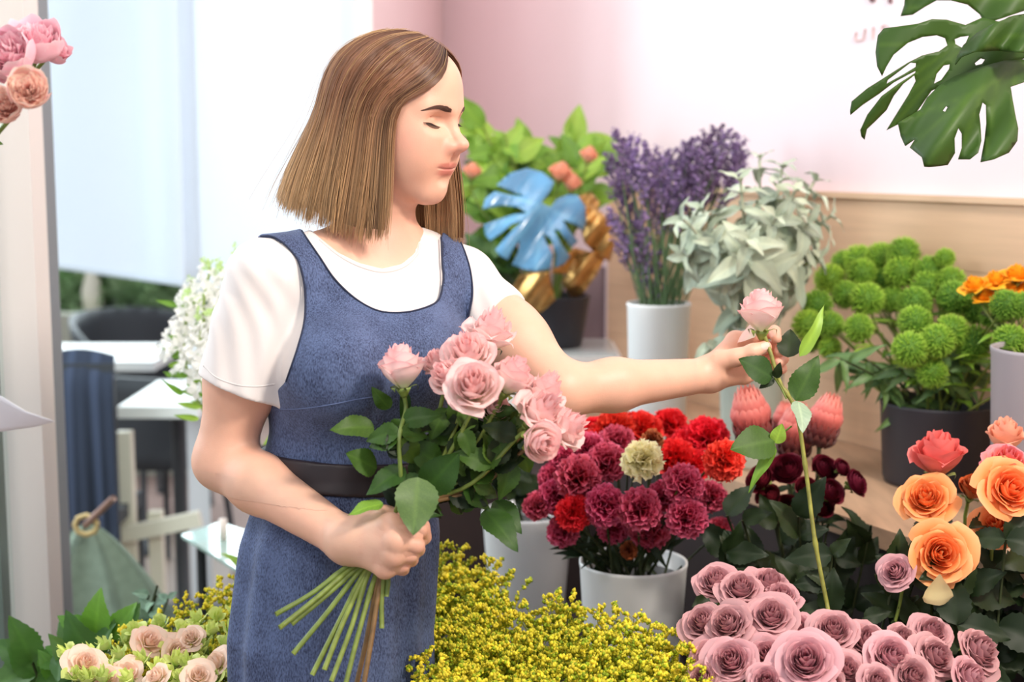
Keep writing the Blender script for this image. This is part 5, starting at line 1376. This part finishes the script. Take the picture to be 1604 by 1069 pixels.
# ================================================================== goldenrod
PLU = [plume_mesh(i) for i in range(4)]; GOL = mat('goldenrod', 'E8DA34', .75, attr=True, rand=.14)
def goldenrod(zone, n, key, label, group, dnear, dfar, ytop, seed, y1=1075):
    r = random.Random(seed); k = 0; spots = []
    for _ in range(4000):
        if len(spots) >= n: break
        x = r.uniform(*zone); yt = np.interp(x, *ytop); y = r.uniform(yt, y1 + 25)
        if all((x - a) ** 2 / 26 ** 2 + (y - b) ** 2 / 19 ** 2 > 1 for a, b in spots): spots.append((x, y))
    for i, (x, y) in enumerate(spots):
        t_ = (y - min(ytop[1])) / (y1 - min(ytop[1])); d = dfar + (dnear - dfar) * t_ + r.uniform(-.03, .03); p = P(x, y, d)
        foot = inb(FB[key], .09, FB[key][2], seed * 100 + i); ax = unit(unit(p - foot) + D(r.gauss(0, .3), .5, .25)); s = r.uniform(.07, .095)
        t = thing('goldenrod_sprig', label, 'sprig', foot, group); put('plume', PLU[i % 4], t, p - ax * s * .8, frame(ax), s, r.random() * 6)
        if not PLU[i % 4].materials: PLU[i % 4].materials.append(GOL)
        b = p - ax * s * 1.7; MB().tube(bez([foot, (foot + b) / 2 + [0, 0, .02], b], 6), .002, 5).build('stem', STEMD, t)
goldenrod((650, 1105), 150, 'sol', 'yellow goldenrod sprig in the large bunch right of the skirt', 'goldenrod right of the skirt', 1.86, 2.35, ([655, 700, 770, 800, 860, 900, 960, 1000, 1060, 1100], [855, 850, 890, 945, 935, 945, 962, 965, 1000, 1030]), 31)
goldenrod((175, 376), 34, 'lis', 'yellow goldenrod sprig in the small bunch left of the skirt', 'goldenrod left of the skirt', 2.15, 2.35, ([175, 250, 300, 376], [995, 970, 935, 895]), 32, 1020)

# ================================================================== peach and lime flowers, lower left
PAL = mat('pale_peach', 'FADFCC', .6, attr=True, trans=.25, rand=.08); LIM = mat('lime_bud', 'D6E284', .6, attr=True, trans=.25, rand=.12)
RP = [rose_mesh('bloom', 160 + i, 16, 1.0, .7, (.9, 1.1, .7), (1, 1, 1), (1.05, .92, .85), curl=.45, ruf=.07) for i in range(3)]
lis = [(130, 1045, 30), (230, 1010, 28), (270, 1030, 30), (200, 1060, 26), (300, 1005, 22), (345, 1045, 26), (165, 1068, 24), (370, 1010, 20), (310, 1065, 26), (250, 1065, 22)]
labs = rank(lis, 3, 'pale peach bloom', 'the lower left bunch')
for i, (x, y, s) in enumerate(lis):
    d = 1.98 + .02 * (i % 4) + (1045 - y) * .002; ax = D(random.Random(i).gauss(0, .5), .7, .7)
    flower('lisianthus', labs[i], 'flower', 'pale peach blooms at the lower left', P(x, y, d), ax, s * d / FPX, RP[i % 3], PAL, inb(FB['lis'], .09, FB['lis'][2], i + 1000), .002, STEMM, True, 2, LEAFL, .035, seed=1000 + i)
rl = random.Random(77); lim = []
for _ in range(600):
    x, y = rl.uniform(110, 382), rl.uniform(962, 1072)
    if y > np.interp(x, [110, 180, 230, 300, 382], [1030, 1010, 985, 975, 960]) and all(math.hypot(x - a, y - b) > 19 for a, b in lim): lim.append((x, y))
RL = [rose_mesh('bloom', 170 + i, 8, 1.5, .35, (.8, 1.0, .7), (1, 1, 1), (1.1, 1.05, .9), curl=.7, ruf=.06) for i in range(3)]
for i, (x, y) in enumerate(lim):
    d = 2.02 + (1045 - y) * .0022 + rl.uniform(-.02, .02); ax = D(rl.gauss(0, .6), .9, rl.uniform(0, .8))
    flower('lime_blossom', 'small lime green blossom in the lower left bunch', 'flower', 'lime green blossoms at the lower left', P(x, y, d), ax, .0155, RL[i % 3], LIM, inb(FB['lis'], .09, FB['lis'][2], i + 1100), .0015, STEMM, True, 1, LEAFL, .025, seed=1100 + i, scale=(1, 1, 1.1))
# green leafy sprigs in the corner
big = mat('bright_leaf', '6FA53C', .4, attr=True, trans=.35, rand=.2)
t = foliage('leafy_sprig', 'bright green leaves at the foot of the door post', 'foliage', tuple(FB['gre']), (20, 985), (190, 1065), (2.25, 2.4), 60, mat('mid_leaf2', '4F7A34', .45, attr=True, trans=.2, rand=.3), .075, None, 18)
for x, y, tx, ty, L in ((170, 1015, 205, 945, .08), (165, 1010, 90, 962, .08), (60, 1030, 110, 1040, .075), (140, 1040, 70, 1010, .07), (150, 1000, 152, 925, .06), (95, 1065, 60, 1020, .07)):
    a = P(x, y, 2.3); b = P(tx, ty, 2.28); put_leaf(t, a, b - a, -CV + CU * .6, np.linalg.norm(b - a), big)
t = foliage('leafy_sprig', 'thin grey green sprig rising left of the goldenrod', 'foliage', tuple(FB['gre']), (225, 905), (300, 990), (2.5, 2.6), 40, mat('grey_leaf', '7FA088', .6, attr=True, rand=.2), .03, None, 19)

# ================================================================== white stock behind her shoulder
WST = mat('stock_petal', 'FDFCF8', .7, attr=True, trans=.4)
def stock_mesh(seed):
    r = random.Random(seed); mb = MB()
    for k in range(44):
        h = k / 44; a = k * 2.4; rr = .17 * (1 - .35 * h); c = np.array([rr * math.cos(a), rr * math.sin(a), h]); s = .11 * (1 - .4 * h)
        cc = (1, 1, 1) if h < .86 else (.6, .8, .35)
        for j in range(5):
            d = unit([math.cos(a) + r.gauss(0, .5), math.sin(a) + r.gauss(0, .5), r.gauss(.2, .5)]); x = unit(np.cross(d, [.2, .3, 1 + r.random()])); y = np.cross(d, x); ang = j * 1.257
            e = x * math.cos(ang) + y * math.sin(ang); f = x * -math.sin(ang) + y * math.cos(ang)
            mb.add([c, c + e * s * .6 + f * s * .45, c + e * s + d * s * .3, c + e * s * .6 - f * s * .45], [[0, 1, 2, 3]], None, cc)
    return mb.mesh('bloom')
SM = [stock_mesh(i) for i in range(2)]
stk = [(268, 560, 300, 470, 2.72), (295, 590, 320, 500, 2.68), (320, 620, 345, 500, 2.66), (300, 520, 330, 420, 2.74), (340, 520, 352, 430, 2.72), (345, 600, 372, 480, 2.75), (282, 480, 300, 440, 2.78), (360, 500, 380, 400, 2.8)]
labs = rank(stk, 3, 'white stock flower', 'the blooms behind her sleeve')
for i, (x, y, tx, ty, d) in enumerate(stk):
    a = P(x, y, d); b = P(tx, ty, d + .03); foot = inb(FB['sto'], .02, FB['sto'][2], i + 1300); t = thing('stock_flower', labs[i], 'flower', foot, 'white stock behind her sleeve')
    L = np.linalg.norm(b - a); m_ = SM[i % 2]; put('bloom', m_, t, a, frame(b - a), L * 1.15, i)
    if not m_.materials: m_.materials.append(WST)
    MB().tube(bez([foot, foot * .3 + a * .7 - (b - a) * .6, a, b], 12), .003, 6).build('stem', mat('pale_stem', '9CB45A', .5), t)
    for k in range(3): put_leaf(t, a - (b - a) * .15 * k, D(random.Random(i * 5 + k).gauss(0, 1), .2, .4), -CV, .05, LEAFL, SLIM[0])

# ================================================================== peonies at top left, in a paper wrap
PEO = [ruf_ball(i, 46, (1, .8, .85), (1, 1, 1), (1.0, 1.25, 1.15)) for i in range(2)]; PE1 = mat('peony_pink', 'FFC8D4', .6, attr=True, trans=.2, rand=.04); PE2 = mat('peony_blush', 'FFD8CE', .6, attr=True, trans=.35)
PB_ = rose_mesh('bloom', 180, 12, 1.5, .1, (1, .9, .85), (1, 1, 1), (1.0, .9, .9), r0=.3, curl=.0)
q = plan(-120, 1.80); vz = P(-120, 300, 1.80)[2]
vt = bucket('tall white vase at the left edge, wrapped in paper', q, 0, .05, .06, vz, WB_, 'vase', 'vase')
vt2 = (q[0], q[1], vz - .05)
for i, (x, y, s, ax, ms, mm, L) in enumerate([(56, 68, 50, D(.15, .7, .7), PEO[0], PE1, 'ruffled pink peony, uppermost of the peonies'), (12, 88, 54, D(-.2, .4, 1), PEO[1], PE1, 'pink peony facing forward at the left frame edge'),
                                  (44, 140, 40, D(.3, .15, 1), PEO[1], PE2, 'blush peony bud, lower right of the peonies'), (84, 78, 30, D(.7, .5, .5), PEO[1], PE1, 'smaller pink peony turned right, behind the uppermost'), (6, 165, 36, D(0, .1, 1), PEO[0], PE2, 'pale peony lowest, half behind leaves')]):
    d = (1.78, 1.74, 1.66, 1.80, 1.68)[i]; r_ = s * d / FPX
    flower('peony', L, 'peony', None, P(x, y, d) - ax * r_ * .2, ax, r_ * .86, ms, mm, np.array(vt2) + [0, .01 * i, 0], .003, STEMM, ms is PB_, 0, LEAFM, .05, seed=1400 + i)
t = foliage('peony_leaves', 'dark pointed leaves under the peonies', 'foliage', vt2, (-25, 140), (8, 180), (1.74, 1.8), 8, LEAFM, .035, LEAVES[1], 20, up=-.2)
pt = thing('wrapping_paper', 'white paper sheet with a pointed corner at the left edge', 'paper', P(-60, 640, 1.74))
m = MB(); G = np.zeros((16, 8, 3))
pe = np.array([P(85, 661, 1.62)] ); 
for i, u in enumerate(np.linspace(0, 1, 16)):
    for j, v in enumerate(np.linspace(0, 1, 8)):
        x = 85 - 170 * u; yt = np.interp(x, [-90, 0, 40, 85], [585, 620, 645, 661]); yb = np.interp(x, [-90, 0, 60, 85], [685, 677, 668, 661])
        G[i, j] = P(x, yt + (yb - yt) * v, 1.62 + .05 * v + .12 * u + .004 * math.sin(u * 9 + v * 4))
m.grid(G); o = m.build('sheet', mat('white_paper', 'F2F1F6', .8, trans=.2), pt); md = o.modifiers.new('thick', 'SOLIDIFY'); md.thickness = .0006

# ================================================================== the bouquet in her hand
PKM = mat('pink_petal', 'FDE6E2', .55, attr=True, trans=.36, rand=.04)
RK = [rose_mesh('bloom', 190 + i, 30, 1.5, .34 + .08 * i, (.95, 1.15, .85), (1, 1, 1), (1, .70, .72), (1, .86, .88), curl=.34, ruf=.05) for i in range(3)]
RKB = [rose_mesh('bloom', 195 + i, 20, 1.75, .16, (.95, 1.2, .9), (1, 1, 1), (1.0, .62, .66), r0=.2, curl=.34, ruf=.03) for i in range(2)]
bq = [(628, 576, 40, 1.90, D(-.10, 1, .12), 'B', 'half open pink rose, leftmost in the held bouquet'), (685, 572, 26, 1.93, D(-.2, .9, .5), 'R', 'small pink rose just right of the leftmost in the bouquet'),
      (768, 524, 40, 1.95, D(.25, 1, .3), 'R', 'pink rose topmost of the held bouquet'), (733, 556, 40, 1.90, D(-.1, .7, .7), 'R', 'pink rose directly below the topmost one in the bouquet'),
      (742, 606, 44, 1.84, D(0, .5, .9), 'R', 'large pink rose at the centre of the bouquet, facing forward'), (702, 590, 30, 1.88, D(-.5, .5, .6), 'R', 'pink rose left of the large central one'),
      (803, 590, 36, 1.90, D(.4, .8, .3), 'B', 'pink rose right of the large central one'), (850, 618, 36, 1.92, D(.5, .9, .2), 'R', 'pink rose at the upper right of the bouquet'),
      (845, 650, 42, 1.88, D(.5, .6, .5), 'R', 'pink rose in the middle of the right cluster'), (882, 672, 38, 1.90, D(.8, .4, .4), 'R', 'pink rose rightmost in the held bouquet'),
      (846, 692, 36, 1.84, D(.5, -.1, .9), 'B', 'pale pink rose lowest at the right of the bouquet'), (775, 640, 26, 1.93, D(.1, .3, .5), 'B', 'small peach pink bud under the central rose')]
tails = [((545, 893), (432, 963), 1.76), ((550, 897), (438, 984), 1.75), ((555, 901), (457, 978), 1.77), ((562, 903), (459, 1025), 1.77), ((570, 905), (489, 1058), 1.78), ((574, 906), (508, 1050), 1.77), ((577, 906), (519, 1068), 1.76),
         ((589, 906), (537, 1090), 1.76), ((594, 906), (552, 1100), 1.79), ((598, 906), (566, 1095), 1.77), ((602, 906), (598, 985), 1.80), ((608, 905), (605, 935), 1.81)]
rb_ = random.Random(5); BK = []
for i, ((x, y, s, d, ax, kd, L), (ex, en, td)) in enumerate(zip(bq, tails)):
    d -= .085
    p = P(x, y, d); r_ = s * d / FPX; ms = (RKB if kd == 'B' else RK)[i % 2 if kd == 'B' else i % 3]; pos = p - ax * r_ * (.85 if kd == 'B' else .65)
    foot = P(en[0], en[1], td); t = thing('rose', L, 'rose', foot, 'pink roses in the held bouquet')
    R = frame(ax); put('bloom', ms, t, pos, R, r_ * (1.05 if kd == 'B' else 1.08), rb_.random() * 6)
    if not ms.materials: ms.materials.append(PKM)
    cx = put('calyx', CALYX[i % 3], t, pos, R, r_)
    base = pos - ax * r_ * .25
    g1 = P(640 + rb_.uniform(-16, 10), 800 + rb_.uniform(-4, 4), 1.832 + rb_.uniform(-.01, .012)); g2 = P(np.interp(i, [0, 11], [590, 622]), 862, 1.825); g3 = P(ex[0], ex[1] - 6, 1.815)
    if i == 0: g1 = P(626, 780, 1.80); mid = P(625, 690, 1.79)
    else: mid = (base * .55 + g1 * .45) + np.array([0, 0, -.02]) - ax * .01
    path = spline([base, base - ax * .02, mid, g1, g2, g3, (g3 + foot) / 2 + np.array([rb_.gauss(0, .002), 0, rb_.gauss(0, .002)]), foot], 40)
    sm = STEMB if i in (8, 9) else STEMM
    MB().tube(path, [.0028 + .0005 * (k > 22) + .0006 * (abs(k - 30) < 1) for k in range(40)], 8).build('stem', sm, t)
    BK.append((t, path))
def px_leaf(t, x, y, tx, ty, d0, d1, m, nz=(0, .5, 1), W=None, mesh=None):
    a = P(x, y, d0); b = P(tx, ty, d1); return put_leaf(t, a, b - a, D(*nz), np.linalg.norm(b - a) * 1.03, m, mesh or W or LEAVES[0])
BIGL = [leaf_mesh('leaf', .72, .12, .10, .03, 50, 22, 11, .2, .02, .35), leaf_mesh('leaf', .55, .2, .2, .04, 51, 22, 11, 0, .03, .35)]
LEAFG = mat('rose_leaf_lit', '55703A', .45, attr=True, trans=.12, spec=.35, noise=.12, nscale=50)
T0 = BK[0][0]
for (x, y, tx, ty, d0, d1, m, nz, W) in [
    (655, 748, 648, 836, 1.775, 1.745, LEAFG, (.2, .6, 1), BIGL[0]), (665, 770, 718, 712, 1.80, 1.79, LEAFM, (.3, .2, 1), BIGL[0]), (600, 790, 545, 800, 1.79, 1.77, LEAFL, (0, 1, .5), BIGL[1]), (585, 670, 522, 668, 1.84, 1.80, LEAFM, (0, .6, 1), BIGL[1]),
    (610, 640, 583, 610, 1.86, 1.84, LEAFM, (-.3, .3, 1), BIGL[1]), (632, 610, 640, 685, 1.84, 1.83, LEAFM, (.3, .2, 1), SLIM[0]), (590, 735, 545, 710, 1.83, 1.80, LEAFM, (0, .6, 1), BIGL[0]), (635, 735, 572, 770, 1.80, 1.78, LEAFM, (-.2, .7, 1), BIGL[1]),
    (600, 700, 598, 665, 1.84, 1.82, LEAFM, (-.4, .3, 1), BIGL[1]), (690, 730, 640, 695, 1.83, 1.81, LEAFM, (0, .5, 1), BIGL[0]), (700, 640, 672, 690, 1.84, 1.83, LEAFM, (0, .3, 1), BIGL[1]), (760, 800, 812, 856, 1.84, 1.80, LEAFM, (.3, .6, 1), BIGL[1]),
    (775, 785, 818, 830, 1.87, 1.84, LEAFM, (.3, .6, 1), BIGL[1]), (715, 650, 720, 690, 1.85, 1.84, LEAFM, (0, .4, 1), BIGL[0]), (690, 745, 760, 700, 1.84, 1.83, LEAFM, (.2, .3, 1), SLIM[1]), (740, 800, 720, 775, 1.84, 1.83, LEAFM, (0, .4, 1), BIGL[0]), (810, 720, 780, 712, 1.86, 1.83, LEAFL, (0, .6, 1), SLIM[1])]:
    px_leaf(T0, x, y, tx, ty, d0, d1, m, nz, W)
for i, (t, path) in enumerate(BK):
    for k in range(13):
        q = path[rb_.randrange(6, 17)]; a = rb_.random() * 6.28; d = CR * math.cos(a) * 1.0 + CU * (math.sin(a) * .9 - .1) - CV * rb_.uniform(-.6, .2)
        px = to_px(q[None])[0][0] if False else None
        put_leaf(t, q, d, D(rb_.gauss(0, .4), .5, 1), rb_.uniform(.03, .055), LEAFM if rb_.random() < .5 else LEAFD, LEAVES[k % 3])
ORS = mat('orange_berry', 'F05A22', .5)

# ================================================================== the single rose in her other hand
t = thing('rose', 'single pink rose held up by its stem, long stem pointing down', 'rose', P(1297, 955, 2.0))
ax = D(-.02, 1, .10); p = P(1188, 487, 2.06); R = frame(ax); put('bloom', RKB[0], t, P(1192, 522, 2.065), R, .0375, 2.1); put('calyx', CALYX[1], t, P(1193, 520, 2.065), R, .036)
m = MB(); petal(m, 0, .75, .9, 1.0, .2, .35, .1, (.95, 1.1, .9), (1.02, .95, .88), (1.0, .85, .7)); o = m.build('loose_petal', PKM, t, world=False); o.rotation_mode = 'QUATERNION'; o.rotation_quaternion = frame(D(-.6, .5, -.3), CV).to_quaternion(); o.scale = (.030,) * 3
o.location = tuple(P(1183, 526, 2.055) - world_loc(t))
sp = spline([P(1197, 525, 2.066), P(1207, 553, 2.052), P(1222, 600, 2.045), P(1247, 645, 2.04), P(1262, 735, 2.03), P(1277, 850, 2.01), P(1297, 955, 2.0)], 50)
MB().tube(sp, [.0030 + .0010 * (k in (19, 20, 32, 41)) for k in range(50)], 8, [(.9, 1, .9)] * 50).build('stem', mat('stem_olive', '8A8A3C', .5, noise=.3, nscale=60), t)
for (x, y, tx, ty, m_, nz, W, d0, d1) in [(1210, 592, 1160, 562, LEAFM, (0, .5, 1), BIGL[0], 2.045, 2.03), (1252, 558, 1302, 486, LEAFL, (.4, .3, 1), SLIM[1], 2.05, 2.03), (1246, 628, 1282, 556, LEAFM, (-.2, .2, 1), BIGL[1], 2.05, 2.05), (1235, 560, 1238, 515, LEAFD, (-.2, .2, 1), BIGL[0], 2.08, 2.10),
    (1213, 690, 1147, 702, LEAFM, (0, .5, 1), BIGL[0], 2.03, 2.0), (1250, 630, 1262, 672, mat('leaf_silver', '8FA58A', .5, attr=True), (.3, .2, 1), BIGL[1], 2.04, 2.0), (1215, 695, 1225, 665, LEAFL, (0, .5, 1), BIGL[0], 2.03, 2.02), (1215, 700, 1172, 758, LEAFL, (-.3, .4, 1), SLIM[0], 2.03, 2.0), (1212, 592, 1190, 608, LEAFD, (0, .3, 1), BIGL[1], 2.045, 2.04), (1215, 592, 1222, 570, LEAFD, (0, .3, 1), BIGL[1], 2.045, 2.03)]:
    px_leaf(t, x, y, tx, ty, d0, d1, m_, nz, W)
for a, b in (((1213, 592), (1232, 625)), ((1213, 692), (1240, 668))): MB().tube([P(*a, 2.04), P((a[0] + b[0]) / 2, (a[1] + b[1]) / 2 - 2, 2.04), P(*b, 2.04)], .0014, 6).build('twig', STEMM, t)

foliage('leafy_sprig', 'upright green blades seen in the gap between her arm and waist', 'foliage', tuple(plan(420, 2.7)) + (0.0,), (392, 640), (432, 700), (2.66, 2.74), 40, LEAFL, .09, SLIM[0], 25, up=1.2)
# ================================================================== light
w = bpy.data.worlds.new('world'); SC.world = w; w.use_nodes = True
bg = w.node_tree.nodes['Background']; bg.inputs[0].default_value = (.90, .94, 1, 1); bg.inputs[1].default_value = .74
def area(name, loc, to, size, power, col, sy=None, spread=None):
    l = bpy.data.lights.new(name, 'AREA'); o = bpy.data.objects.new(name, l); COL.objects.link(o)
    l.energy = power; l.color = col; l.size = size
    if sy: l.shape = 'RECTANGLE'; l.size_y = sy
    if spread: l.spread = math.radians(spread)
    o.location = loc; d = Vector(to) - Vector(loc); o.rotation_euler = d.to_track_quat('-Z', 'Y').to_euler()
    return o
area('outdoor_daylight', (-2.3, 7.2, 2.35), (-1.0, 4.2, 1.5), 3.6, 215, (.88, .94, 1.0), 2.0)
area('window_daylight', (-2.3, 2.9, 2.2), (-.2, 2.0, 1.2), 1.4, 72, (.86, .93, 1.0), 1.6)
area('wall_fill', (-.45, 2.9, 2.95), (.35, 4.0, 1.6), 1.2, 13, (1, .95, .94), 1.0)  # added fill lamp that lifts the dark pink wall, not a shop fixture
area('key_fill_spot', (1.25, .8, 2.75), (.35, 2.2, 1.1), .35, 50, (1, .89, .78))
area('key_fill_spot', (-.5, .2, 2.9), (.15, 2.4, .9), .6, 18, (1, .93, .86))  # added fill lamp aimed at the white buckets to brighten them
SC.view_settings.view_transform = 'Standard'; SC.view_settings.look = 'None'
SC.view_settings.gamma = 1; SC.view_settings.use_curve_mapping = False
SC.view_settings.exposure = 0.06
